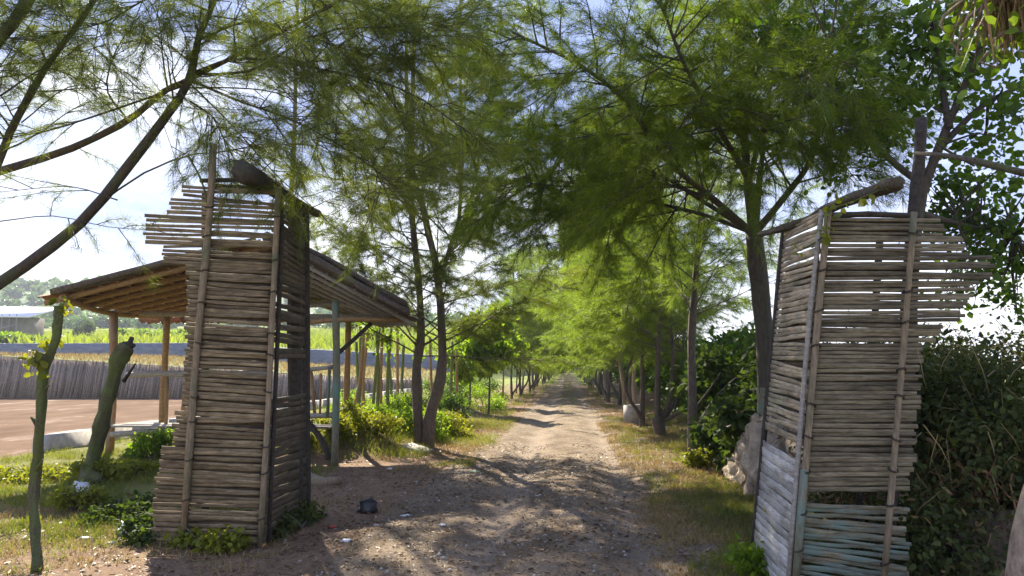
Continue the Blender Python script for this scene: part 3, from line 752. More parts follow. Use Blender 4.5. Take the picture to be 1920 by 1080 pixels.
for i in range(8):
    v = (i + 0.15) / 7.6; rfw = .05
    b = MB(); e, r_ = FL.lerp(BLc, v), RG.lerp(RGb, v); b.beam(e + dn - (r_ - e) * .02, r_ + dn, .055, .075); b.build("rafter", M['timber'], HUT, False)
    b = MB(); e = FR.lerp(BRc, v); b.beam(e + dn - (r_ - e) * .02, r_ + dn, .05, .065); b.build("rafter", M['timber_grey'], HUT, False)
# battens over the rafters
b = MB()
for k in range(1, 13):
    u = k / 13; b.beam(FL.lerp(RG, u) + dn * .15, BLc.lerp(RGb, u) + dn * .15, .03, .02)
b.build("battens", M['timber'], HUT, False)
b = MB()
for k in range(1, 10):
    u = k / 10; b.beam(FR.lerp(RG, u) + dn * .15, BRc.lerp(RGb, u) + dn * .15, .03, .02)
b.build("battens", M['timber_grey'], HUT, False)
# plates and ties
def hbeam(a, b_, w, h, mat, name="beam"):
    m = MB(); m.beam(a, b_, w, h); return m.build(name, mat, HUT, False)
def hpole(pts, r, mat, name="beam", n=7): return pole(HUT, pts, r, mat, name, n)
pA = P(213, 592, 13.3); pAg = P(205, 856, 13.3); pAg.z = 0
pT = P(629, 566, 11.95); pTg = Vector((P(628, 875, 11.95).x, 11.95, 0))
hpole([pA, P(212, 720, 13.3), pAg], .075, M['post_red'], "post")
hpole([pT, P(631, 700, 11.95), pTg], .062, M['teal'], "post")
pB = BLc + (BRc - BLc) * .08 + Vector((0, -.3, .05)); hpole([pB, Vector((pB.x, pB.y, 0))], .07, M['timber'], "post")
pC = BRc + (BLc - BRc) * .12 + Vector((0, -.3, .15)); hpole([pC, Vector((pC.x, pC.y, 0))], .065, M['timber'], "post")
hpole([FL.lerp(BLc, -.02) + Vector((.3, 0, .0)), pA + Vector((0, 0, .03)), BLc + Vector((.3, 0, .0))], .05, M['timber'])
hbeam(P(262, 588, 13.4), P(700, 596, 12.7), .06, .10, M['timber_grey'])
hpole([P(560, 607, 11.9), P(640, 599, 11.95), P(762, 600, 12.2)], .042, M['timber'])
hpole([P(560, 575, 13.2), P(640, 570, 13.4), P(700, 590, 13.5)], .04, M['timber_grey'])
hpole([P(632, 664, 11.95), P(660, 640, 12.1), P(696, 606, 12.2)], .035, M['log'], "brace")
# far eave course seen under the tie beam
farE = MB()
for k in range(26):
    a = P(262 + k * 13, 602, 15.4) + Vector((0, 0, rng.uniform(-.01, .02)))
    farE.slat(a, a + Vector((.22, .12, .10)), Vector((0.5, 0, -.8)).normalized(), FRONT, .17, .015, rng, 2, .005)
farE.build("far_eave_tiles", M['tile'], HUT, False)
# bench platform, rails, balusters
for k in range(5):
    y = 12.95 + k * .135
    m = MB(); m.beam(Vector((P(208, 800, 13).x, y, .55 + rng.uniform(-.004, .004))), Vector((-4.2, y - .2, .56)), .12, .035); m.build("bench_plank", M['timber_grey'], HUT, False)
hpole([P(207, 815, 12.93), P(340, 806, 12.93), P(560, 800, 12.8)], .05, M['timber_grey'], "bench_edge")
hpole([P(238, 704, 13.3), P(300, 700, 13.3), P(365, 702, 13.25), P(500, 700, 13.0)], .055, M['timber_grey'], "rail")
hpole([P(313, 706, 13.3), P(311, 800, 13.3)], .036, M['timber'], "baluster", 3)
hpole([P(352, 706, 13.3), P(340, 800, 13.3)], .05, M['timber'], "baluster", 3)
hpole([P(222, 872, 12.9), P(245, 845, 12.95), P(266, 818, 13.0)], .06, M['log'], "brace")
hpole([P(262, 815, 13.6), P(262, 868, 13.4)], .05, M['log'], "bench_leg", 3)
hpole([P(560, 694, 12.3), P(590, 692, 12.1), P(625, 688, 12.0)], .036, M['timber_grey'], "rail")
hpole([P(560, 781, 12.2), P(625, 778, 12.0)], .045, M['timber_grey'], "rail", 4)
hpole([P(583, 694, 12.2), P(590, 776, 12.2)], .03, M['timber'], "baluster", 3)
hpole([P(602, 700, 12.05), P(600, 776, 12.05)], .02, M['timber'], "baluster", 3)
hbeam(P(618, 688, 11.98), P(614, 782, 11.98), .075, .03, M['teal'], "painted_board")
hpole([P(575, 790, 12.3), P(600, 820, 12.2), P(618, 860, 12.1)], .055, M['log'], "brace")

# ------------------------------------------------------------------ live stakes at the left
st = MB(); c = curve([G(70, 1072), P(66, 930, 5.95), P(75, 790, 5.95), P(84, 690, 5.95), P(104, 640, 5.95), P(110, 575, 6.0)], 44)
LS = empty("live_stake", c[0], "thin mossy forked live stake at the far left edge of the verge", "stake", "mossy stakes by the hut")
st.tube(c, [(.038 if i < 24 else .043 if i < 30 else .031) * (1 + .06 * math.sin(i * 1.7) + (.18 if i in (9, 17, 18) else 0)) for i in range(44)], 16, True, .6); st.build("stem", M['moss'], LS)
b = MB(); b.tube(curve([P(84, 690, 5.95), P(76, 672, 5.9), P(66, 668, 5.85)], 5), [.05, .055, .06, .055, .04], 8, True, .4)
for (ax_, ay_, bx_, by2) in ((72, 800, 58, 782), (69, 880, 80, 862), (67, 960, 54, 948), (80, 735, 92, 722)): b.tube([P(ax_, ay_, 5.95), P(bx_, by2, 5.92)], [.022, .008], 7, True, .3)
b.build("knot", M['moss'], LS)
scatter_leaves("leaf_spray", [P(68, 672, 5.85), P(66, 690, 5.85), P(112, 562, 6.0), P(122, 575, 6.0), P(62, 980, 5.9), P(90, 650, 5.95)], M['leaf_yellow'], None, None, (.04, .09), 12, .035, 8, LS)
c = curve([G(168, 912), P(174, 860, 10), P(196, 780, 10), P(220, 690, 10), P(236, 645, 10)], 26)
LS2 = empty("live_stake", c[0], "thick mossy lopped stake tilting right beside the hut bench", "stake", "mossy stakes by the hut")
b = MB(); b.tube(c, [(.125 - .045 * min(1, i / 8) + (.03 if 18 < i < 25 else 0) + (.018 if i in (11, 12, 15) else 0)) * (1 + .07 * math.sin(i * 1.9)) for i in range(26)], 18, True, .6); b.build("stem", M['moss'], LS2)
b = MB()
for dx, dy in ((0, -10), (10, -18), (-8, -8), (14, -4)): b.tube([P(238, 655, 10), P(238 + dx, 650 + dy, 10)], [.045, .03], 6)
b.tube([P(232, 715, 10), P(254, 682, 9.9)], [.03, .012], 6)
b.build("lopped_top", M['log'], LS2)

# ------------------------------------------------------------------ grass, litter, stones (uncountable)
rg = np.random.default_rng(11)
def gz_arr(x, y): return np.array([ground_z(a, b) for a, b in zip(x, y)])
def grass_patch(name, regions, mat, label_h, seed, width=.006, droop=.6):
    rg = np.random.default_rng(seed); B = []; H = []
    for (x0, x1, y0, y1, n, h) in regions:
        nc = max(1, n // 14); cx, cy = rg.uniform(x0, x1, nc), rg.uniform(y0, y1, nc)
        keep = np.array([mnoise.noise(Vector((a * .7, b_ * .7, seed))) > -0.12 for a, b_ in zip(cx, cy)]); cx, cy = cx[keep], cy[keep]
        x = np.repeat(cx, 14) + rg.normal(size=len(cx) * 14) * .06; y = np.repeat(cy, 14) + rg.normal(size=len(cx) * 14) * .06
        z = np.repeat(gz_arr(cx, cy), 14) - .01
        B.append(np.stack([x, y, z], 1)); H.append(rg.uniform(.4, 1.1, len(x)) * h)
    B = np.concatenate(B); H = np.concatenate(H); n = len(B)
    d = unit(np.stack([rg.normal(size=n) * .45, rg.normal(size=n) * .45, np.ones(n)], 1))
    V, T, Q = blades(B, d, H, np.full(n, width), rg, droop)
    o = np_mesh(name, V, T, Q, mat); o["kind"] = "stuff"; return o
grass_patch("grass", [(-10, -3.6, 7, 16, 30000, .16), (-9, -4.2, 5, 9, 9000, .12), (-6, -2.6, 13, 22, 16000, .26), (-4.2, -2.0, 18, 45, 14000, .22), (-10, -4, 16, 45, 16000, .35), (1.0, 2.6, 5.0, 9.5, 17000, .11), (1.1, 2.1, 9, 24, 9000, .13), (-2.7, -1.6, 12, 24, 9000, .15), (-9, -3.9, 6.5, 13, 26000, .12), (1.6, 3.2, 6.2, 10.5, 10000, .13), (2.0, 4.0, 10, 30, 14000, .2), (1.4, 3, 30, 70, 6000, .25), (-4, -1.6, 45, 90, 6000, .3), (-.35, .3, 26, 90, 5000, .12)], M['grass'], '', 21)
grass_patch("dry_grass", [(.9, 2.6, 7, 22, 34000, .13), (.7, 2.5, 4.8, 9.5, 16000, .09), (-8.5, -4, 6, 12, 9000, .13), (-3.4, -1.6, 11.5, 22, 10000, .14), (-8, -2.5, 4, 9, 14000, .1), (-2.2, 2, 3.5, 9, 7000, .05), (.9, 2, 20, 45, 7000, .16), (-2.6, -1.5, 20, 45, 6000, .16)], M['grass_dry'], '', 22, .006, .8)
# fallen leaves, needles and bits
def litter(name, n, mat, seed, size, box, pw=1.0):
    rg = np.random.default_rng(seed); x = rg.uniform(box[0], box[1], n); y = box[2] + (box[3] - box[2]) * rg.random(n) ** pw
    keep = np.array([mnoise.noise(Vector((a * .9, b_ * .9, seed * 1.7))) > -.1 - .3 * rg.random() for a, b_ in zip(x, y)]); x, y = x[keep], y[keep]; n = len(x)
    B = np.stack([x, y, gz_arr(x, y) + rg.uniform(.006, .02, n)], 1)
    an = rg.uniform(0, 6.283, n); d = unit(np.stack([np.cos(an), np.sin(an), rg.normal(size=n) * .18], 1)); nn = unit(np.stack([rg.normal(size=n) * .3, rg.normal(size=n) * .3, np.ones(n)], 1))
    V, q = leaves(B, d, nn, rg.uniform(*size, n), rg, .5)
    o = np_mesh(name, V, None, q, mat); o["kind"] = "stuff"; return o
litter("leaf_litter", 12000, M['litter'], 31, (.02, .07), (-6, 3.2, 3.5, 16))
litter("twig_litter", 15000, M['litter'], 33, (.015, .05), (-4.5, 3.0, 4.2, 12), 1.3)
litter("pale_leaf_litter", 1500, M['timber_grey'], 32, (.02, .05), (-4.5, 2.6, 4, 14))
def pebbles(name, n, seed, box, size, mat):
    rg = np.random.default_rng(seed); x = rg.uniform(box[0], box[1], n); y = box[2] + (box[3] - box[2]) * rg.random(n)
    z = gz_arr(x, y) + .004; s = rg.uniform(*size, n) * rg.random(n) ** .5
    oc = np.array([(1, 0, 0), (-1, 0, 0), (0, 1, 0), (0, -1, 0), (0, 0, .7), (0, 0, -.7)], float)
    V = (oc[None] * (1 + rg.uniform(-.35, .35, (n, 6, 1)))) * s[:, None, None] + np.stack([x, y, z], 1)[:, None]
    f = np.array([(0, 2, 4), (2, 1, 4), (1, 3, 4), (3, 0, 4), (2, 0, 5), (1, 2, 5), (3, 1, 5), (0, 3, 5)])
    T = (f[None] + np.arange(n)[:, None, None] * 6).reshape(-1, 3)
    o = np_mesh(name, V.reshape(-1, 3), T, None, mat, None, True); o["kind"] = "stuff"; return o
pebbles("road_gravel", 3000, 41, (-2.2, 1.9, 3.5, 30), (.008, .03), M['concrete'])

# ------------------------------------------------------------------ casuarina trees near the camera
# big tree whose trunk stands outside the frame at the left, its limbs reaching across the sky
T = Casuarina(101)
tb = Vector((-7.6, 7.0, 0))
c0, _ = T.stem([tb, tb + Vector((.15, 0, 1.0)), tb + Vector((.6, .1, 2.0)), P(-60, 575, 7.0)], .17, .085)
L1a, _ = T.stem([P(-60, 575, 7.0), P(0, 530, 7.0), P(150, 420, 7.0), P(280, 260, 6.9), P(352, 155, 6.9), P(372, 75, 6.9), P(410, -20, 6.8), P(450, -160, 6.7)], .075, .02, 22)
L1b, _ = T.stem([tb + Vector((.6, .1, 2.0)), P(-80, 350, 7.2), P(0, 322, 7.2), P(130, 280, 7.2), P(240, 225, 7.1), P(310, 170, 7.0), P(356, 148, 6.95), P(470, 90, 6.9), P(640, 0, 6.8)], .055, .018, 22)
L1c, _ = T.stem([tb + Vector((.6, .1, 2.0)), P(-60, 420, 6.8), P(0, 295, 6.8), P(25, 235, 6.8), P(90, 120, 6.8), P(150, 40, 6.8), P(215, -60, 6.8)], .06, .02, 18)
L1d, _ = T.stem([tb + Vector((.3, 0, 1.5)), P(-110, 250, 6.2), P(-30, 110, 6.2), P(40, 20, 6.2), P(90, -80, 6.2)], .09, .04, 14)
for pts, r in (([P(345, 160, 6.9), P(200, 210, 6.8), P(90, 245, 6.8), P(0, 260, 6.8)], .014), ([P(360, 140, 6.9), P(480, 130, 6.9), P(600, 60, 6.8), P(760, 50, 6.8), P(830, 40, 6.8)], .014), ([P(220, 375, 6.9), P(130, 350, 6.9), P(0, 360, 6.9)], .008),
               ([P(170, 395, 7.0), P(260, 330, 7.0), P(350, 292, 7.0), P(420, 285, 7.0), P(500, 270, 7.0), P(640, 275, 7.0)], .012), ([P(0, 415, 6.9), P(100, 405, 6.9), P(200, 425, 6.9), P(290, 432, 6.9)], .007), ([P(340, 165, 6.9), P(440, 165, 6.9), P(520, 175, 6.9), P(600, 215, 6.9)], .01),
               ([P(150, 60, 6.8), P(220, 130, 6.8), P(290, 200, 6.8), P(330, 300, 6.9)], .007), ([P(40, 230, 6.8), P(140, 160, 6.8), P(260, 190, 6.8)], .008), ([P(400, 30, 6.8), P(520, 50, 6.8), P(620, 90, 6.8)], .01), ([P(0, 180, 6.5), P(80, 130, 6.5), P(130, 140, 6.5)], .01)):
    c_, _r = T.stem(pts, r, r * .4, 10, 5, .1)
    L = sum((c_[i + 1] - c_[i]).length for i in range(9)); T.dress(c_, L, .65, .75, .15)
T.dress(L1a[10:], 2.2, .9, .8, .0); T.dress(L1b[8:], 2.5, 1.0, .8, .0); T.dress(L1c[6:], 2.5, 1.1, .8, 0.); T.dress(L1d[4:], 2.4, 1.1, .9, 0.)
T.limbs(L1b, .6, 1, 8, 1.1, tuft=.9, r=.012); T.limbs(L1a, .5, 1, 10, 1.0, tuft=.8, r=.012); T.limbs(L1c, .35, 1, 11, 1.0, tuft=.8, r=.012); T.limbs(L1d, .3, 1, 10, 1.3, tuft=.9, r=.012)
for pts, r, dn_ in (([P(356, 150, 6.9), P(450, 190, 6.8), P(560, 230, 6.7), P(680, 300, 6.6), P(740, 350, 6.5)], .016, 1.5), ([P(356, 140, 6.9), P(450, 110, 6.9), P(600, 130, 6.9), P(760, 170, 6.9), P(880, 250, 6.9)], .02, 1.6),
                ([P(372, 75, 6.9), P(480, 40, 6.9), P(640, 90, 6.9), P(760, 120, 6.9)], .016, 1.6), ([P(410, -20, 6.8), P(520, -30, 6.8), P(680, 10, 6.8), P(860, 60, 6.8)], .018, 1.6), ([P(390, 20, 6.8), P(300, -10, 6.7), P(200, 40, 6.5), P(120, 60, 6.3)], .014, 1.3),
                ([P(356, 190, 6.9), P(400, 220, 6.9), P(420, 260, 6.9)], .012, 3.0), ([P(240, 225, 7.1), P(200, 160, 6.9), P(240, 60, 6.8), P(330, 30, 6.7)], .012, 1.2), ([P(20, 240, 6.8), P(-20, 170, 6.6), P(30, 80, 6.3)], .012, 1.4), ([P(90, 120, 6.8), P(60, 60, 6.6), P(20, 20, 6.4)], .012, 1.6), ([P(355, 155, 6.9), P(440, 240, 6.9), P(520, 330, 7.0), P(600, 400, 7.1)], .01, .8)):
    c_, _r = T.stem(pts, r, r * .35, 12, 5, .1)
    L = sum((c_[i + 1] - c_[i]).length for i in range(11)); T.dress(c_, L, dn_, 1.0, .1); T.limbs(c_, .3, 1, int(L * 4.5 * dn_), .75, tuft=.95, r=.008)
T.build(tb, "casuarina leaning in from the left edge, long bare curving limbs across the bright sky", M['needle_olive'], M['bark_dark'], None, per=16, width=.004)

# twin-stemmed casuarina left of the road
T = Casuarina(102); tb = G(794, 838)
Y2 = tb.y
a1, _ = T.stem([tb + Vector((-.08, 0, -.1)), P(783, 760, Y2), P(781, 690, Y2), P(789, 640, Y2), P(786, 540, Y2), P(772, 400, Y2), P(764, 260, Y2), P(762, 60, Y2), P(765, -160, Y2)], .125, .03, 20)
a2, _ = T.stem([tb + Vector((.1, -.05, -.1)), P(806, 775, Y2 - .1), P(825, 715, Y2 - .1), P(829, 620, Y2 - .1), P(819, 510, Y2 - .1), P(795, 400, Y2 - .1), P(772, 300, Y2 - .1), P(775, 120, Y2 - .1), P(780, -200, Y2 - .1)], .14, .03, 20)
a3, _ = T.stem([P(822, 530, Y2 - .1), P(842, 470, Y2), P(862, 400, Y2), P(865, 250, Y2), P(862, 60, Y2), P(870, -150, Y2)], .06, .02, 14)
a4, _ = T.stem([P(842, 470, Y2), P(880, 380, Y2 - .3), P(905, 250, Y2 - .6), P(930, 120, Y2 - .8)], .03, .012, 9)
for pts, r in (([P(828, 660, Y2 - .1), P(880, 630, Y2 - .4), P(920, 590, Y2 - .7)], .022), ([P(784, 650, Y2), P(745, 610, Y2 - .3), P(700, 560, Y2 - .5)], .025), ([P(790, 650, Y2), P(818, 635, Y2)], .03)):
    c_, _r = T.stem(pts, r, r * .4, 8, 5, .1)
    if len(pts) > 2: T.dress(c_, 1, .6, .8, .4)
for st_, t0, n_, ln in ((a1, .30, 46, 2.5), (a2, .32, 46, 2.6), (a3, .15, 34, 2.1), (a4, .2, 14, 1.5)):
    T.limbs(st_, t0, 1.0, n_, ln, (0.8, 1.35), .25, None, .018, .9, 1.0, .9)
T.build(tb, "twin-stemmed casuarina with sparse crown standing left of the road just past the hut", M['needle_olive'], M['bark'], None, per=18, width=.0065, length=(.12, .28))

# casuarina behind the hut, its trunk mostly hidden by the brown tower
T = Casuarina(106); tb = Vector((P(548, 800, 17.0).x, 17.0, 0)); Yq = 17.0
h0, _ = T.stem([tb + Vector((0, 0, -.1)), P(548, 640, Yq), P(545, 400, Yq), P(552, 250, Yq), P(556, 60, Yq), P(560, -160, Yq), P(540, -330, Yq)], .10, .02, 20)
T.limbs(h0, .50, 1, 50, 3.0, (.8, 1.35), .2, None, .018, .8, 1.0, .9)
T.build(tb, "casuarina rising behind the hut roof with its trunk hidden by the brown tower", M['needle_olive'], M['bark'], None, per=15, width=.007, length=(.12, .28))

# dark casuarina right of the road behind the leaning tower
T = Casuarina(103); tb = Vector((P(1446, 800, 10.6).x, 10.6, 0.0)); YB = 10.6
m0, _ = T.stem([tb + Vector((.02, 0, -.1)), P(1442, 790, YB), P(1434, 640, YB), P(1422, 520, YB), P(1413, 432, YB)], .16, .115, 12)
stems = [([P(1413, 440, YB), P(1340, 375, YB - .3), P(1250, 300, YB - .8), P(1180, 200, YB - 1.2), P(1100, 130, YB - 1.5), P(960, 60, YB - 1.8)], .06),
         ([P(1413, 435, YB), P(1402, 340, YB), P(1395, 240, YB), P(1390, 120, YB), P(1385, -80, YB), P(1385, -260, YB)], .085),
         ([P(1416, 432, YB), P(1425, 330, YB - .2), P(1438, 220, YB - .3), P(1450, 100, YB - .4), P(1460, -60, YB - .4)], .05),
         ([P(1416, 436, YB), P(1470, 370, YB - .2), P(1520, 300, YB - .4), P(1545, 200, YB - .6), P(1600, 60, YB - .6), P(1640, -80, YB - .6)], .06),
         ([P(1412, 436, YB), P(1330, 385, YB + .4), P(1240, 330, YB + .8), P(1120, 290, YB + 1.0), P(1000, 290, YB + 1.2)], .045),
         ([P(1400, 330, YB), P(1330, 210, YB - 1.0), P(1270, 90, YB - 1.8), P(1220, -60, YB - 2.2)], .045),
         ([P(1412, 436, YB), P(1310, 400, YB + .8), P(1180, 370, YB + 1.6), P(1050, 340, YB + 2.4), P(930, 340, YB + 3.0)], .04), ([P(1340, 375, YB - .3), P(1220, 340, YB + .2), P(1080, 350, YB + .6), P(960, 340, YB + 1)], .03),
         ([P(1404, 345, YB), P(1430, 250, YB - 1.2), P(1500, 150, YB - 2.2), P(1560, 60, YB - 2.8)], .04)]
for pts, r in stems:
    c_, _r = T.stem(pts, r, r * .3, 16, 7, .2)
    L = sum((c_[i + 1] - c_[i]).length for i in range(15))
    T.limbs(c_, .22, 1.0, int(L * 7.0), 1.55, (0.8, 1.35), .1, None, .016, .8, 1.15, 1.1)
    T.dress(c_[5:], L * .7, .9, 1.0, 0.)
R1 = T.build(tb, "dark trunked casuarina spreading a dense crown over the road from behind the leaning tower", M['needle_dark'], M['bark_dark'], None, per=13, width=.0058, length=(.12, .27))
def at_z(c, z):
    for p0, p1 in zip(c, c[1:]):
        if p0.z <= z <= p1.z: return p0.lerp(p1, (z - p0.z) / (p1.z - p0.z))
b = MB(); b.tube([at_z(m0, z) for z in (.86, .95, 1.05, 1.15, 1.25, 1.33)], [.158, .156, .155, .153, .151, .149], 14, False, .1)
b.build("paint_band", M['teal'], R1)

# slim casuarina in front of the right-hand row and a low forked one
T = Casuarina(104); tb = G(1298, 868); Yq = tb.y
s0, _ = T.stem([tb + Vector((0, 0, -.1)), P(1298, 760, Yq), P(1297, 640, Yq), P(1303, 540, Yq), P(1312, 420, Yq), P(1330, 240, Yq), P(1350, 60, Yq), P(1360, -100, Yq)], .095, .02, 18)
T.limbs(s0, .34, 1, 52, 2.3, (0.8, 1.3), .1, (-.35, 0, .0), .014, .8, 1.0, 1.0)
for pts in ([P(1300, 820, Yq), P(1330, 760, Yq - .1), P(1375, 712, Yq - .2), P(1405, 705, Yq - .3)], [P(1300, 770, Yq), P(1330, 730, Yq), P(1350, 700, Yq)]):
    T.stem(pts, .022, .008, 8, 5, .1)
T.build(tb, "slim straight casuarina nearest the camera in the right-hand roadside row", M['needle_light'], M['bark'], None, per=13, width=.006)
T = Casuarina(105); tb = G(1238, 818); Yq = tb.y
n0, _ = T.stem([tb + Vector((.02, 0, -.1)), P(1236, 800, Yq), P(1230, 782, Yq)], .15, .14, 6)
tops = [([P(1236, 795, Yq), P(1232, 745, Yq), P(1234, 660, Yq), P(1236, 560, Yq), P(1230, 440, Yq), P(1215, 250, Yq)], .09), ([P(1240, 790, Yq), P(1258, 745, Yq), P(1262, 660, Yq), P(1256, 560, Yq), P(1262, 420, Yq), P(1270, 260, Yq)], .07),
        ([P(1242, 790, Yq), P(1280, 770, Yq - .2), P(1330, 735, Yq - .5)], .05), ([P(1246, 788, Yq), P(1275, 730, Yq + .2), P(1282, 640, Yq + .3), P(1290, 520, Yq + .4)], .05)]
for pts, r in tops:
    c_, _r = T.stem(pts, r, r * .3, 12, 7, .25)
    if len(pts) > 3: T.limbs(c_, .40, 1, 30, 2.4, (.8, 1.3), .05, (-.4, 0, 0), .014, .8, 1.0, .9)
T.build(tb, "low forked casuarina with several curved stems beside the concrete pipe", M['needle_light'], M['bark'], None, per=11, width=.007)

# ------------------------------------------------------------------ the avenue: four model trees, copied down both sides
protos = []
for s in range(4):
    T = Casuarina(200 + s); r_ = T.rng
    o0 = Vector((0, 0, 0))
    main, _ = T.stem([o0 - Vector((0, 0, .15)), Vector((r_.uniform(-.1, .1), r_.uniform(-.1, .1), 1.2)), Vector((r_.uniform(-.25, .25), r_.uniform(-.2, .2), 2.8)), Vector((r_.uniform(-.5, .3), r_.uniform(-.3, .3), 5.4)), Vector((r_.uniform(-.6, .4), 0, 9.2))], .10, .02, 16, 7)
    T.limbs(main, .36, 1, 62, 3.0, (.85, 1.4), .05, (-.45, 0, -.02), .016, .6, 1.0, .85)
    if s % 2 == 0:
        c2, _ = T.stem([Vector((0, 0, .25)), Vector((r_.uniform(-.5, .5), .2, 1.3)), Vector((r_.uniform(-.7, .5), .3, 3)), Vector((r_.uniform(-.8, .6), .4, 5.5))], .07, .015, 12, 6)
        T.limbs(c2, .52, 1, 26, 2.3, (.85, 1.4), .05, (-.5, 0, 0), .014, .6, 1.0, .9)
    protos.append(T.build((0, 0, 0), None, M['needle_light'], M['bark_pale'] if s % 2 else M['bark'], None, per=12, width=.010, length=(.14, .3)))
used = [False] * 4
ar = random.Random(55)
ORD = ["first", "second", "third", "fourth", "fifth", "sixth", "seventh", "eighth", "ninth", "tenth"]
def avenue(x, y, rz, sc, label, group, k=None):
    k = ar.randrange(4) if k is None else k
    if not used[k]: o = protos[k]; used[k] = True
    else: o = copy_tree(protos[k])
    o.location = (x, y, ground_z(x, y)); o.rotation_euler = (0, 0, rz); o.scale = (sc, sc, sc * ar.uniform(.92, 1.1))
    tag(o, label, "tree", group); return o
y, i = 20.5, 0
while y < 215:
    if i < 8: lab = "%s slim casuarina behind the forked tree in the right-hand roadside row" % ORD[i]
    else: lab = "small distant casuarina far down the right-hand roadside row"
    avenue(1.95 + ar.uniform(-.25, .35) + (.25 if y < 30 else 0), y, ar.uniform(-.5, .5), ar.uniform(.85, 1.08), lab, "casuarinas in the right-hand row")
    y += ar.uniform(1.9, 3.2) if y < 60 else ar.uniform(3, 5); i += 1
y, i = 38.0, 0
while y < 215:
    if i < 5: lab = "%s casuarina down the left side of the road past the bright leafy saplings" % ORD[i]
    else: lab = "small distant casuarina far down the left side of the road"
    avenue(-2.7 + ar.uniform(-.4, .3), y, math.pi + ar.uniform(-.6, .6), ar.uniform(.75, 1.0), lab, "casuarinas on the left of the road")
    y += ar.uniform(2.8, 4.2) if y < 70 else ar.uniform(3.5, 6); i += 1
for i in range(9):
    avenue(-5 + i * 1.3, 222 + ar.uniform(0, 10), ar.uniform(0, 6), ar.uniform(.9, 1.2), "distant casuarina closing the far end of the road", "casuarinas at the end of the road")

# ------------------------------------------------------------------ broadleaf trees and shrubs
def leaf_cloud(centres, radii, n, size, seed, up=.5, aspect=.7, surf=.55):
    rg = np.random.default_rng(seed); C = np.array([tuple(c) for c in centres]); Rr = np.array(radii)
    k = rg.choice(len(C), n, p=(Rr.prod(1) ** .8) / (Rr.prod(1) ** .8).sum())
    d = unit(rg.normal(size=(n, 3))); rad = surf + (1 - surf) * rg.random(n) ** .5; rad *= rg.random(n) ** .22 * (1 + .25 * rg.normal(size=n))
    B = C[k] + d * Rr[k] * rad[:, None] + rg.normal(size=(n, 3)) * .04
    dd = unit(d * .6 + rg.normal(size=(n, 3)) * .7 + np.array([0, 0, -.25])); nn = unit(rg.normal(size=(n, 3)) * .6 + np.array([0, 0, 1.0]) * up + d * .4)
    return leaves(B, dd, nn, rg.uniform(*size, n), rg, aspect)
def shrub(name, base, w, d, h, n, size, mat, label, cat, seed, group=None, blobs=9, stems=6, aspect=.65, low=0.0):
    r_ = random.Random(seed); base = Vector(base)
    root = empty(name, base, label, cat, group)
    cs, rs, tips = [], [], []
    for i in range(blobs):
        p = base + Vector((r_.uniform(-.5, .5) * w, r_.uniform(-.5, .5) * d, h * (low + (1 - low) * r_.uniform(.1, .82))))
        cs.append(p); k = r_.uniform(.18, .34); rs.append((w * k, d * k, h * k * .8)); tips.append(p)
    m = MB()
    for i in range(stems):
        t = r_.choice(tips); m.tube(curve([base + Vector((r_.uniform(-.15, .15) * w, r_.uniform(-.15, .15) * d, -.05)), base.lerp(t, .5) + Vector((r_.gauss(0, .06), r_.gauss(0, .06), .05)), t + Vector((0, 0, .1))], 6), [.02, .017, .014, .01, .008, .005], 5, False)
    m.build("stems", M['bark'], root)
    V, q = leaf_cloud(cs, rs, n, size, seed, aspect=aspect, surf=.25)
    k = V.reshape(-1, 6, 3)[:, :, 2].min(1) > base.z - .05
    V = V.reshape(-1, 6, 3)[k].reshape(-1, 3); nn = int(k.sum()); i = np.arange(nn) * 6
    q = np.concatenate([np.stack([i, i + 1, i + 2, i + 3], 1), np.stack([i, i + 3, i + 4, i + 5], 1)])
    np_mesh("foliage", V, None, q, mat, root); return root
def broadleaf(name, base, stems, blobs, n, size, mat, bark, label, seed, aspect=.85, cat="tree", surf=.3, twigs=60, group=None):
    root = empty(name, base, label, cat, group); m = MB(); r_ = random.Random(seed); ends = []
    for pts, r0 in stems:
        c = curve(pts, 14); m.tube(c, [r0 * (1 - .75 * i / 13) for i in range(14)], 8, True, .2); ends += c[5:]
    cs = [b[0] for b in blobs]
    for i in range(twigs):
        cc, rr = r_.choice(blobs); t = Vector(cc) + Vector((r_.uniform(-1, 1) * rr[0], r_.uniform(-1, 1) * rr[1], r_.uniform(-1, 1) * rr[2])) * .8
        e = min(ends, key=lambda q: (q - t).length); mid = e.lerp(t, .5) + Vector((r_.gauss(0, .08), r_.gauss(0, .08), r_.gauss(0, .08)))
        m.tube(curve([e, mid, t], 6), [.014, .012, .010, .008, .006, .004], 4, False)
    m.build("trunk", bark, root)
    V, q = leaf_cloud(cs, [b[1] for b in blobs], n, size, seed, aspect=aspect, surf=surf)
    np_mesh("crown", V, None, q, mat, root); return root

# broad-leaved tree behind the leaning tower
tb = Vector((P(1690, 900, 7.6).x, 7.6, .3))
bl = [(P(px, py, Y), (a, a * .9, a * .75)) for px, py, Y, a in ((1560, 60, 8.5, .7), (1650, 140, 8, .7), (1720, 60, 7.6, .7), (1800, 150, 7.4, .65), (1880, 60, 7.2, .6), (1500, 160, 9, .6), (1600, 250, 8.4, .5), (1850, 260, 7.6, .55),
      (1780, 20, 8.0, .6), (1900, 200, 7, .5), (1680, 260, 8.2, .45), (1800, 400, 8.6, .6), (1880, 420, 8.2, .6), (1830, 480, 8.4, .45), (1770, 340, 8.6, .45), (1900, 330, 8, .5), (1450, 60, 9, .7), (1770, 420, 9, .5), (1850, 520, 9.4, .5), (1900, 560, 9, .45), (1790, 560, 9.6, .35), (1910, 480, 8.6, .5), (1830, 350, 8.8, .5), (1570, 330, 9.2, .35), (1700, 180, 8.6, .6))]
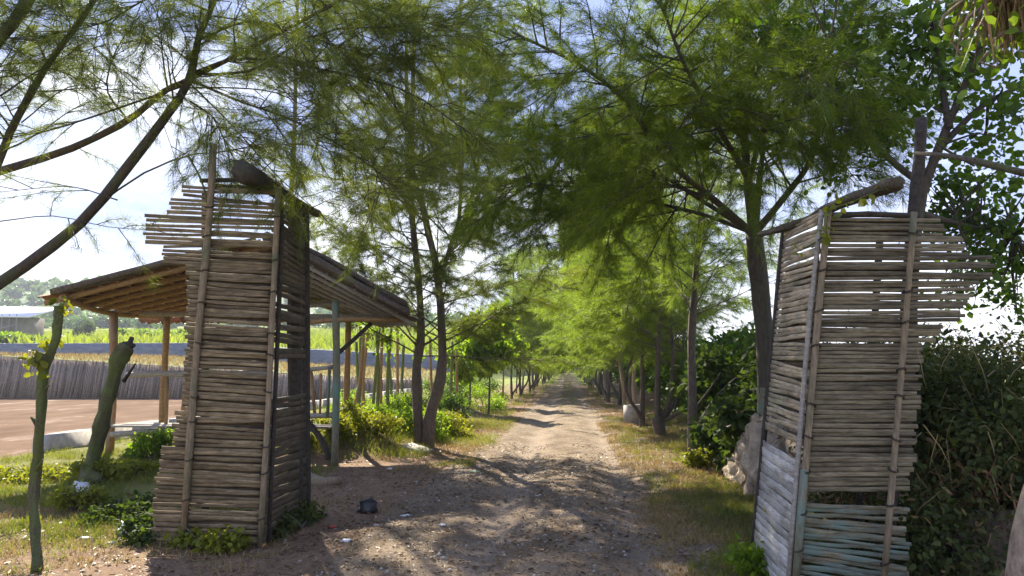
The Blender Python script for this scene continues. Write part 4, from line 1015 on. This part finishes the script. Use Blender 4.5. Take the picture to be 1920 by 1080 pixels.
broadleaf("broadleaf_tree", tb, [([tb - Vector((0, 0, .4)), P(1705, 640, 7.6), P(1722, 400, 7.6), P(1752, 300, 7.5), P(1800, 180, 7.4), P(1850, 60, 7.3), P(1880, -80, 7.2)], .075),
          ([P(1760, 280, 7.5), P(1840, 200, 7.4), P(1920, 160, 7.3), P(2000, 130, 7.2)], .035), ([P(1735, 350, 7.6), P(1660, 290, 7.9), P(1590, 200, 8.3), P(1500, 100, 8.8)], .04), ([P(1725, 400, 7.6), P(1800, 420, 8.2), P(1900, 440, 8.3)], .04), ([P(1780, 240, 7.4), P(1760, 120, 7.6), P(1740, -20, 7.8)], .04)],
          bl, 6200, (.03, .105), M['leaf_mid'], M['bark_dark'], "broad-leaved tree with rounded leaves behind the leaning tower at the upper right", 301, .9, surf=.05, twigs=160)
# near trunk at the right edge with leaves dropping into the corner
tb = Vector((P(1878, 1080, 3.6).x, 3.6, 0)); 
bl = [(P(1830, 40, 3.9), (.22, .22, .14)), (P(1900, 20, 3.8), (.2, .2, .2)), (P(1800, 90, 3.9), (.10, .1, .12)), (P(1850, 130, 3.9), (.12, .12, .10)), (P(1960, 60, 3.7), (.3, .3, .25)), (P(2060, -60, 3.6), (.6, .6, .4)), (P(1980, -180, 3.5), (.7, .7, .4))]
broadleaf("roadside_tree", tb, [([tb - Vector((0, 0, .2)), P(1918, 1080, 3.6), P(1934, 960, 3.6), P(1966, 840, 3.6), P(2000, 560, 3.6), P(2030, 200, 3.6), P(2040, -200, 3.6)], .085), ([P(2030, 220, 3.6), P(1960, 60, 3.7), P(1880, 10, 3.8), P(1800, -10, 3.9)], .03)],
          bl, 900, (.04, .085), M['leaf_bright'], M['bark_pale'], "pale leaning tree at the right edge of the view with leaves in the corner", 302, .8, surf=.1, twigs=24)
# dry frond hanging at the upper right corner
rg2 = np.random.default_rng(77); n = 260
hb_ = np.array(tuple(P(1928, -40, 3.75))) + rg2.normal(size=(n, 3)) * np.array([.10, .06, .03]); hd = unit(rg2.normal(size=(n, 3)) * .22 + np.array([-.12, 0, -1]))
V, T_, Q = blades(hb_, hd, rg2.uniform(.2, .48, n), rg2.uniform(.008, .02, n), rg2, .3)
o = np_mesh("dead_frond", V, T_, Q, M['leaf_dry']); tag(o, "bundle of dry brown fronds hanging in the upper right corner", "dead frond")

# shrubbery: dark mass behind the leaning tower, hedge along the right
hl_ = [((P(1760, 900, 7.0).x, 7.0, .15), 1.5, 1.6, 1.75, 15000, "dark leafy bush pressed against the right side of the leaning tower"),
       ((P(1860, 900, 6.3).x, 6.3, .1), 1.6, 1.6, 1.85, 15000, "dark tangled bush at the right edge of the view beside the pale trunk"),
       ((P(1800, 800, 9.0).x, 9.0, .4), 2.6, 2.0, 2.0, 14000, "tall dark bush at the back of the thicket behind the leaning tower"),
       ((P(1690, 900, 6.9).x, 7.6, .1), 1.0, 1.2, 1.3, 7000, "low dark bush behind the foot of the leaning tower")]
for i, (p, w, d, h, n, lab) in enumerate(hl_):
    root = shrub("thicket_bush", p, w, d, h, int(n * 1.0), (.02, .075), M['hedge'], lab, "bush", 400 + i, "bushes in the dark thicket", 26, 55, .6)
    rgd = np.random.default_rng(450 + i); nd = 2000
    bd = np.array(p) + rgd.normal(size=(nd, 3)) * np.array([w * .33, d * .33, .25]) + np.array([0, 0, .35]); bd[:, 2] = np.maximum(bd[:, 2], p[2])
    Vd, qd = leaves(bd, unit(rgd.normal(size=(nd, 3)) + np.array([0, 0, -.6])), unit(rgd.normal(size=(nd, 3))), rgd.uniform(.03, .10, nd), rgd, .35)
    np_mesh("dry_foliage", Vd, None, qd, M['leaf_dry'], root)
    nd = 600; bd = np.array(p) + np.clip(rgd.normal(size=(nd, 3)), -1.7, 1.7) * np.array([w * .36, d * .36, .45]) + np.array([0, 0, h * .5]); bd[:, 2] = np.maximum(bd[:, 2], p[2] + .25)
    Vd, Td, Qd = blades(bd, unit(rgd.normal(size=(nd, 3)) * .5 + np.array([0, -.15, -.6])), rgd.uniform(.12, .42, nd), np.full(nd, .007), rgd, .5)
    np_mesh("hanging_stems", Vd, Td, Qd, M['grass_dry'], root)
hd_ = [(2.95, 11.6, 1.5, 1.6, 1.7, "ivy covered bush on top of the rubble bank beside the teal banded trunk"), (3.6, 13.6, 2.0, 2.2, 1.9, "dark round bush right of the slim straight casuarina"), (4.3, 16.5, 2.6, 3, 2.0, "green bush behind the rubble bank, second along the right verge"),
       (4.2, 20.5, 2.6, 3, 2.1, "green bush right of the forked casuarina"), (4.6, 26, 3, 5, 2.3, "long bright bush behind the row of casuarinas"), (5, 33, 3.5, 7, 2.6, "farther green bush seen between the casuarina stems"), (5.4, 45, 4, 12, 3.0, "large green bush far behind the casuarina stems"), (6, 65, 4, 22, 3.6, "most distant green bush along the right verge")]
for i, (x, y, w, d, h, lab) in enumerate(hd_):
    shrub("verge_bush", (x, y, ground_z(x, y)), w, d, h, 5200, (.07 + y * .002, .13 + y * .004), M['leaf_mid'] if i > 1 else M['leaf_dark'], lab, "bush", 420 + i, "bushes along the right verge", 14, 8)
# rubble bank
rb = MB(); 
for (x, y, sx, sy, sz) in ((2.62, 9.7, .42, .5, .95), (2.75, 10.25, .5, .5, 1.0), (2.85, 11.0, .45, .6, .75), (3.05, 9.2, .5, .6, .85), (2.55, 10.9, .3, .4, .4)):
    n_, mseg = 48, 30; base = len(rb.v)
    for j in range(mseg + 1):
        th = math.pi * j / mseg
        for k in range(n_):
            ph = 2 * math.pi * k / n_; v = Vector((math.sin(th) * math.cos(ph), math.sin(th) * math.sin(ph), math.cos(th)))
            rr = 1 + .3 * mnoise.noise(v * 1.4 + Vector((x, y, 0))) + .22 * mnoise.noise(v * 4 + Vector((x, y, 5))) + .12 * mnoise.noise(v * 10 + Vector((x, y, 9)))
            rb.v.append(Vector((x + v.x * sx * rr, y + v.y * sy * rr, sz * .32 + v.z * sz * .62 * rr)))
    for j in range(mseg):
        for k in range(n_):
            rb.q.append((base + j * n_ + k, base + (j + 1) * n_ + k, base + (j + 1) * n_ + (k + 1) % n_, base + j * n_ + (k + 1) % n_))
tag(rb.build("rubble_bank", M['stone'], None, True), "sunlit tan rubble bank at the foot of the dark trunked casuarina", "stone bank")

eb = MB()
for (px, Y, sx, sy, sz) in ((1745, 6.5, .34, .3, .35), (1800, 6.1, .34, .34, .42), (1868, 5.8, .36, .34, .45), (1935, 5.6, .36, .36, .5)):
    c = Vector((P(px, 900, Y).x, Y, .05)); n_, mseg = 40, 26; base = len(eb.v)
    for j in range(mseg + 1):
        th = math.pi * j / mseg
        for k in range(n_):
            ph = 2 * math.pi * k / n_; v = Vector((math.sin(th) * math.cos(ph), math.sin(th) * math.sin(ph), math.cos(th)))
            rr = 1 + .3 * mnoise.noise(v * 1.6 + c) + .2 * mnoise.noise(v * 4 + c) + .13 * mnoise.noise(v * 9 + c)
            eb.v.append(c + Vector((v.x * sx * rr, v.y * sy * rr, v.z * sz * rr)))
    for j in range(mseg):
        for k in range(n_): eb.q.append((base + j * n_ + k, base + (j + 1) * n_ + k, base + (j + 1) * n_ + (k + 1) % n_, base + j * n_ + (k + 1) % n_))
ebo = eb.build("earth_bank", M['soil'], None, True); tag(ebo, "rough brown earth bank with dry growth at the lower right under the dark bushes", "earth bank")
rgb_ = np.random.default_rng(12); nd = 3200; bx = rgb_.uniform(2.9, 4.0, nd); by_ = 6.6 - (bx - 2.9) * 1.1 - rgb_.uniform(0, .45, nd); bz = np.abs(rgb_.normal(size=nd)) * .33
Vd, qd = leaves(np.stack([bx, by_, bz], 1), unit(rgb_.normal(size=(nd, 3)) + np.array([0, 0, -.5])), unit(rgb_.normal(size=(nd, 3))), rgb_.uniform(.025, .08, nd), rgb_, .45)
np_mesh("dry_growth", Vd, None, qd, M['leaf_dry'], ebo)
m = MB(); r3 = random.Random(5)
for k in range(26):
    x0 = r3.uniform(2.95, 4.0); p0 = Vector((x0, 6.3 - (x0 - 2.9) * 1.1 + r3.uniform(-.2, .2), r3.uniform(.5, 1.1)))
    m.tube(curve([p0, p0 + Vector((r3.gauss(0, .15), -.12, -.3)), p0 + Vector((r3.gauss(0, .25), -.15, -.75))], 6), [.010, .009, .008, .007, .006, .005], 5, False, .3)
m.build("roots", M['post_red'], ebo)

# weeds left of the road
wd = [(-4.7, 13.6, 1.1, .8, .55, 'leaf_yellow', "yellow green weed on the earth heap beside the teal post"), (-3.9, 14.4, 1.2, .9, .6, 'leaf_yellow', "yellow green weed between the hut and the twin-stemmed casuarina"), (-4.5, 16.2, 1.6, 1.2, .7, 'leaf_bright', "bright weed in front of the stake fence"),
      (-3.5, 16.6, 1.4, 1.2, .75, 'leaf_bright', "bright weed just behind the twin-stemmed casuarina"), (-2.8, 17.6, 1.0, 1.4, .6, 'leaf_yellow', "low yellow weed on the road edge behind the twin-stemmed casuarina"), (-3.6, 19.6, 1.4, 1.6, .9, 'leaf_mid', "taller green weed left of the road before the saplings"),
      (-8.0, 12.7, .7, .5, .55, 'leaf_bright', "bright green weed under the hut bench"), (-6.1, 9.2, .6, .5, .28, 'leaf_yellow', "yellow weed around the thick mossy stake"), (-5.2, 8.3, .4, .35, .3, 'leaf_yellow', "small yellow weed left of the brown tower"), (-3.9, 6.75, .4, .3, .22, 'leaf_dark', "dark weed at the foot of the brown tower"),
      (-3.2, 6.45, .6, .22, .13, 'leaf_yellow', "low yellowish weed along the front foot of the brown tower"), (-2.72, 7.3, .2, .8, .18, 'hedge', "dark weed along the side foot of the brown tower facing the road"), (-4.6, 7.6, .5, .5, .22, 'leaf_dark', "dark green weed between the brown tower and the thick mossy stake"), (1.62, 6.1, .5, .5, .25, 'leaf_bright', "bright low weed at the foot of the leaning tower"), (2.15, 12.2, .5, .5, .3, 'leaf_yellow', "small yellow weed beside the slim straight casuarina"), (-5.6, 20, 2, 2, 1.1, 'leaf_bright', "big bright weed behind the stake fence"), (-6.5, 10.6, .9, .6, .16, 'leaf_yellow', "low yellow weed on the verge before the hut"), (-7.6, 10.2, 1.2, .7, .14, 'leaf_yellow', "spreading yellow weed at the left edge of the verge"), (-3.3, 27.5, 1.5, 3, 1.0, 'leaf_bright', "bright bush beside the leafy saplings"), (-4.6, 31, 2.5, 4, 1.6, 'leaf_mid', "green bush behind the leafy saplings")]
for i, (x, y, w, d, h, mt, lab) in enumerate(wd):
    if i == 6: x, y = P(290, 840, 12.6).x, 12.6
    if i == 7: x, y = G(190, 905).x, G(190, 905).y
    if i == 8: x, y = G(262, 930).x - .1, 8.0
    shrub("weed_clump", (x, y, ground_z(x, y)), w, d, h, int(1400 + 1800 * w * h * 2), (.03, .075), M[mt], lab, "weed", 500 + i, "weed clumps on the verges", 9, 6)

# saplings left of the road
for i, (px, py, hpx, lab, mt) in enumerate(((916, 778, 610, "leafy sapling with a slim dark stem nearest on the left of the road", 'leaf_mid'), (942, 762, 600, "leafy sapling with a reddish stem beside the road", 'leaf_bright'), (968, 738, 590, "bright yellow green sapling, farthest of the leafy saplings", 'leaf_yellow'), (880, 775, 620, "thin pale sapling left of the leafy saplings", 'leaf_bright'))):
    g = G(px, py); Y = g.y
    blobs = [(P(px + dx, hpx + dy, Y), (a, a, a * .8)) for dx, dy, a in ((-30, 50, .45), (0, 10, .5), (25, 50, .45), (-10, 80, .4), (10, -20, .35))]
    broadleaf("leafy_sapling", g, [([g, P(px + 2, py - 60, Y), P(px + 1, hpx + 40, Y)], .05), ([P(px + 2, py - 70, Y), P(px + 20, hpx + 60, Y)], .025)], blobs, 2200, (.12, .24), M['leaf_bright' if mt == 'leaf_mid' else mt], M['post_red'] if i == 1 else M['bark'], lab, 600 + i, .6, group="leafy saplings left of the road", twigs=20)

# stake fence beyond the hut
stk = [(650, 770, 682, 622), (668, 765, 676, 612), (672, 762, 668, 640), (684, 764, 694, 600), (697, 762, 712, 615), (706, 755, 706, 610), (716, 745, 718, 608), (730, 750, 734, 612), (738, 742, 726, 640), (748, 752, 746, 605), (758, 750, 757, 645), (770, 742, 780, 640), (815, 745, 806, 630), (826, 742, 828, 650), (845, 738, 848, 640), (858, 735, 856, 655)]
for i, (bx, by, tx, ty) in enumerate(stk):
    Y = 18.2 + .35 * i * (.5 if i < 8 else .8) + rng.uniform(-.3, .3); a = P(bx, by, Y); a.z = ground_z(a.x, a.y) - .05; t_ = P(tx, ty, Y)
    n_ = ("leftmost" if i == 0 else ORD[i] + " from the left" if i < 10 else ["eleventh", "twelfth", "thirteenth", "fourteenth", "fifteenth"][i - 10] + " from the left" if i < 15 else "rightmost")
    root = empty("fence_stake", a, "thin leaning green stake, %s in the stake fence beyond the hut" % n_, "stake", "stakes of the fence beyond the hut")
    m = MB(); m.tube(curve([a, a.lerp(t_, .5) + Vector((rng.gauss(0, .04), 0, 0)), t_], 7), [.05, .046, .046, .042, .042, .042, .04], 7, True, .3); m.build("stem", M['stake_green'] if i % 3 else M['post_red'], root)
    if i % 4 != 2: scatter_leaves("leaf_spray", [t_, t_ - Vector((0, 0, .25)), t_ + Vector((.1, 0, .15))], M['leaf_bright'], None, None, (.07, .14), 14, .16, 700 + i, root)

# ------------------------------------------------------------------ small things on the ground
g = G(1187, 794); CP = MB(); seg = 28; ang = R(12)
ax = Vector((math.sin(ang) * .15, 0, 1)).normalized()
outer, inner, hgt = .28, .235, .56
rings = []
for (rr, zz) in ((outer, 0), (outer + .004, hgt * .5), (outer, hgt), (inner, hgt), (inner, 0.0)):
    base = len(CP.v); rings.append(base)
    for k in range(seg):
        a = 2 * math.pi * k / seg; q = Vector((math.cos(a) * rr, math.sin(a) * rr, zz + .02 * math.cos(a)))
        CP.v.append(g + q + Vector((.12 * zz * .2, 0, -.02)))
for r0, r1 in zip(rings, rings[1:] + rings[:1]):
    for k in range(seg): CP.q.append((r0 + k, r0 + (k + 1) % seg, r1 + (k + 1) % seg, r1 + k))
o = CP.build("concrete_pipe", M['concrete'], None, True); tag(o, "short pale concrete pipe ring standing upright on the right verge", "pipe")

def slab(name, g, w, d, h, rz, mat, label, cat, tilt=0.1, seed=1):
    m = MB(); m.box(g + Vector((0, 0, h / 2 + abs(tilt) * w / 2)), (w, d, h), rz, tilt * .5, tilt)
    o = m.build(name, mat, None, False); tag(o, label, cat); bv = o.modifiers.new("bevel", 'BEVEL'); bv.width = min(h, w, d) * .25; bv.segments = 2; return o
slab("stone_slab", G(782, 850), .55, .3, .07, -.5, M['concrete'], "pale flat slab lying at the foot of the twin-stemmed casuarina", "slab", .18)
def crumple(name, g, s, mat, label, cat, seed, flat=.5, n=10):
    "crumpled sheet bag: a noisy closed lump with sharp folds"
    m = MB(); base = 0; n2 = 7
    for j in range(n2 + 1):
        th = math.pi * j / n2
        for k in range(n):
            ph = 2 * math.pi * k / n; v = Vector((math.sin(th) * math.cos(ph), math.sin(th) * math.sin(ph), math.cos(th)))
            rr = 1 + .75 * mnoise.noise(v * 1.6 + Vector((seed, 0, 0))) + .4 * mnoise.noise(v * 4 + Vector((0, seed, 0)))
            m.v.append(g + Vector((v.x * s * rr, v.y * s * rr * .8, max(0, s * flat * .6 + v.z * s * flat * rr))))
    for j in range(n2):
        for k in range(n): m.q.append((j * n + k, (j + 1) * n + k, (j + 1) * n + (k + 1) % n, j * n + (k + 1) % n))
    return tag(m.build(name, mat, None, False), label, cat)
crumple("plastic_bag", G(688, 962), .13, M['black'], "crumpled black plastic bag on the shaded ground right of the brown tower", "bag", 3, .7)
crumple("plastic_bag", G(152, 940, .1), .16, M['white'], "crumpled white plastic bag at the foot of the thick mossy stake", "bag", 9, .8)
crumple("plastic_bag", G(236, 1003), .09, M['white'], "white plastic bag left of the brown tower foot", "bag", 12, .8)
crumple("plastic_scrap", G(622, 990), .04, M['red'], "small red scrap on the ground right of the brown tower", "litter", 15, .4)
crumple("plastic_scrap", G(890, 886), .06, M['green_plastic'], "small green scrap on the left side of the road", "litter", 16, .3)
sc = [(160, 1010, "left of the brown tower shadow"), (210, 1018, "just below the white bag"), (705, 985, "below the black bag"), (760, 968, "right of the black bag"), (730, 880, "beside the hut shadow"), (650, 1015, "below the red scrap"), (830, 985, "in the shaded middle foreground"), (760, 870, "below the flat slab"), (1010, 930, "on the road centre")]
for i, (px, py, w) in enumerate(sc):
    crumple("plastic_scrap", G(px, py), rng.uniform(.03, .055), M['white'], "small white scrap of litter " + w, "litter", 30 + i, .25)
b = MB(); b.tube(curve([G(560, 890), G(600, 905, .03), G(640, 900, .06)], 6), [.09, .10, .085, .075, .07, .05], 8, True, .4)
tag(b.build("fallen_log", M['pole'], None), "short pale log lying beside the foot of the teal post", "log")

# ------------------------------------------------------------------ far left: shed, cars, field, woods
SH = empty("farm_shed", P(30, 640, 100), "dark shed with white metal roof across the pond at the far left", "shed"); s0 = Vector(SH.location); s0.z = left_z(s0.x, s0.y); SH.location = s0
m = MB(); m.box(s0 + Vector((-1.5, 0, 1.9)), (7.5, 5, 3.8)); m.build("wall", M['shed_wall'], SH, False)
m = MB(); m.hexa([s0 + Vector(p) for p in ((-7, -3.4, 3.7), (4.4, -3.4, 3.5), (4.4, 3.2, 5.3), (-7, 3.2, 5.5), (-7, -3.4, 3.9), (4.4, -3.4, 3.7), (4.4, 3.2, 5.5), (-7, 3.2, 5.7))]); m.build("roof", M['roof_white'], SH, False)
m = MB(); m.box(s0 + Vector((-3.2, -2.62, 2.2)), (2.6, .1, 2.4)); m.build("tarpaulin", M['blue'], SH, False)
m = MB()
for k in range(5): m.tube([s0 + Vector((-2 + k * 1.1, -3.2, 0)), s0 + Vector((-2 + k * 1.1, -3.2, 4.0))], .08, 6)
m.tube([s0 + Vector((-3.2, -3.3, 1)), s0 + Vector((2.4, -3.3, 2.6))], .07, 6); m.build("lean_to_poles", M['timber_grey'], SH, False)
def car(px, py, Y, mat, label, rz=0.0):
    g = P(px, py, Y); g.z = ground_z(g.x, Y); root = empty("parked_car", g, label, "car", "cars parked beyond the pond"); root.rotation_euler = (0, 0, rz)
    prof = [(-2, .35), (-2, .85), (-1.3, .95), (-.8, 1.45), (.7, 1.48), (1.3, .98), (2, .88), (2.05, .4)]
    m = MB(); n_ = len(prof)
    for yy in (-.82, .82):
        for (x, z) in prof: m.v.append(g + Vector((x, yy * (.86 if z > 1.2 else 1), z)))
    for k in range(n_): m.q.append((k, (k + 1) % n_, n_ + (k + 1) % n_, n_ + k))
    for o_ in (0, n_): m.q += [(o_ + 0, o_ + 1, o_ + 6, o_ + 7), (o_ + 1, o_ + 2, o_ + 5, o_ + 6), (o_ + 2, o_ + 3, o_ + 4, o_ + 5)]
    m.build("body", mat, root, False)
    m = MB(); m.hexa([g + Vector(p) for p in ((-1.15, -.84, 1.0), (1.1, -.84, 1.0), (1.1, -.80, 1.0), (-1.15, -.80, 1.0), (-.75, -.76, 1.38), (.65, -.76, 1.38), (.65, -.70, 1.38), (-.75, -.70, 1.38))]); m.build("side_window", M['glass'], root, False)
    for x in (-1.25, 1.25):
        for yy in (-.8, .8):
            m = MB(); m.tube([g + Vector((x, yy - .1, .33)), g + Vector((x, yy + .1, .33))], .33, 14); m.build("wheel", M['tyre'], root)
car(178, 645, 140, M['car_dark'], "small dark car parked beyond the pond in front of the green field")
car(112, 645, 138, M['car_white'], "small white car parked beyond the pond right of the shed")
# field crop and woodland
rgf = np.random.default_rng(91)
def far_blades(name, n, box, h, wdt, mat, seed):
    rg = np.random.default_rng(seed); x = rg.uniform(box[0], box[1], n); y = rg.uniform(box[2], box[3], n); z = gz_arr(x, y) - .05
    d = unit(np.stack([rg.normal(size=n) * .35, rg.normal(size=n) * .35, np.ones(n)], 1))
    V, T, Q = blades(np.stack([x, y, z], 1), d, rg.uniform(*h, n), np.full(n, wdt), rg, .5); o = np_mesh(name, V, T, Q, mat); o["kind"] = "stuff"; return o
far_blades("field_crop", 26000, (-150, -14, 78, 210), (.8, 1.9), .22, M['field'], 92)
far_blades("bank_grass", 9000, (-60, -11, 48, 74), (.2, .5), .06, M['grass_dry'], 93)
def far_wood(name, spots, n, size, mat, seed):
    cs = [Vector((x, y, ground_z(x, y) + h * .5)) for x, y, h in spots]; rs = [(h * .75, h * .75, h * .55) for x, y, h in spots]
    V, q = leaf_cloud(cs, rs, n, size, seed, aspect=.9, surf=.5); o = np_mesh(name, V, None, q, mat); o["kind"] = "stuff"; return o
fr = random.Random(8)
far_wood("distant_woodland", [(fr.uniform(-330, 5), fr.uniform(225, 285), fr.uniform(2, 4.5)) for _ in range(260)], 30000, (.7, 1.6), M['far_leaf'], 94)
far_wood("hillside_woodland", [(fr.uniform(-520, 60), fr.uniform(300, 520), fr.uniform(3, 6)) for _ in range(500)], 36000, (1.2, 2.6), M['far_leaf'], 95)
for i, (px, Y, h, w, lab) in enumerate(((310, 130, 3.2, 6, "round green bush in the field seen under the hut roof"), (235, 120, 2.4, 3, "small green bush behind the reddish hut post"), (150, 145, 4.5, 4, "dark bush behind the parked cars"), (340, 128, 2.6, 5, "low green bush right of the round bush in the field"), (30, 85, 1.2, 5, "low yellow green bush on the lined bank at the far left"))):
    x = P(px, 640, Y).x; shrub("field_bush", (x, Y, ground_z(x, Y)), w, w, h, 2200, (.3, .6), M['leaf_bright'] if i != 2 else M['leaf_dark'], lab, "bush", 800 + i, "bushes in the field across the pond", 8, 4)
for i, (px, py, lab) in enumerate(((1046, 697, "tiny yellow board at the far left end of the road"), (1063, 701, "tiny yellow barrier in the middle of the far end of the road"))):
    g = P(px, py, 190); root = empty("roadside_board", (g.x, 190, ground_z(g.x, 190)), lab, "board"); b0 = Vector(root.location)
    m = MB(); m.box(b0 + Vector((0, 0, 1.0)), (1.3, .08, .9)); m.build("panel", M['yellow'], root, False)
    m = MB()
    for dx in (-.45, .45): m.tube([b0 + Vector((dx, .08, -.2)), b0 + Vector((dx, .08, 1.1))], .04, 6)
    m.build("legs", M['log'], root)

# ------------------------------------------------------------------ the air
hz = bpy.data.materials.new("haze_air"); hz.use_nodes = True
hz.node_tree.nodes.remove(hz.node_tree.nodes["Principled BSDF"])
pv = hz.node_tree.nodes.new("ShaderNodeVolumePrincipled")
pv.inputs["Color"].default_value = (0.86, 0.92, 1.0, 1); pv.inputs["Density"].default_value = 0.00055; pv.inputs["Anisotropy"].default_value = 0.0
hz.node_tree.links.new(pv.outputs[0], hz.node_tree.nodes["Material Output"].inputs["Volume"])
m = MB(); m.hexa([(-1600, -100, -3), (1600, -100, -3), (1600, 2600, -3), (-1600, 2600, -3), (-1600, -100, 110), (1600, -100, 110), (1600, 2600, 110), (-1600, 2600, 110)])
o = m.build("haze", hz, None, False); o["kind"] = "stuff"
scene.cycles.volume_bounces = 0
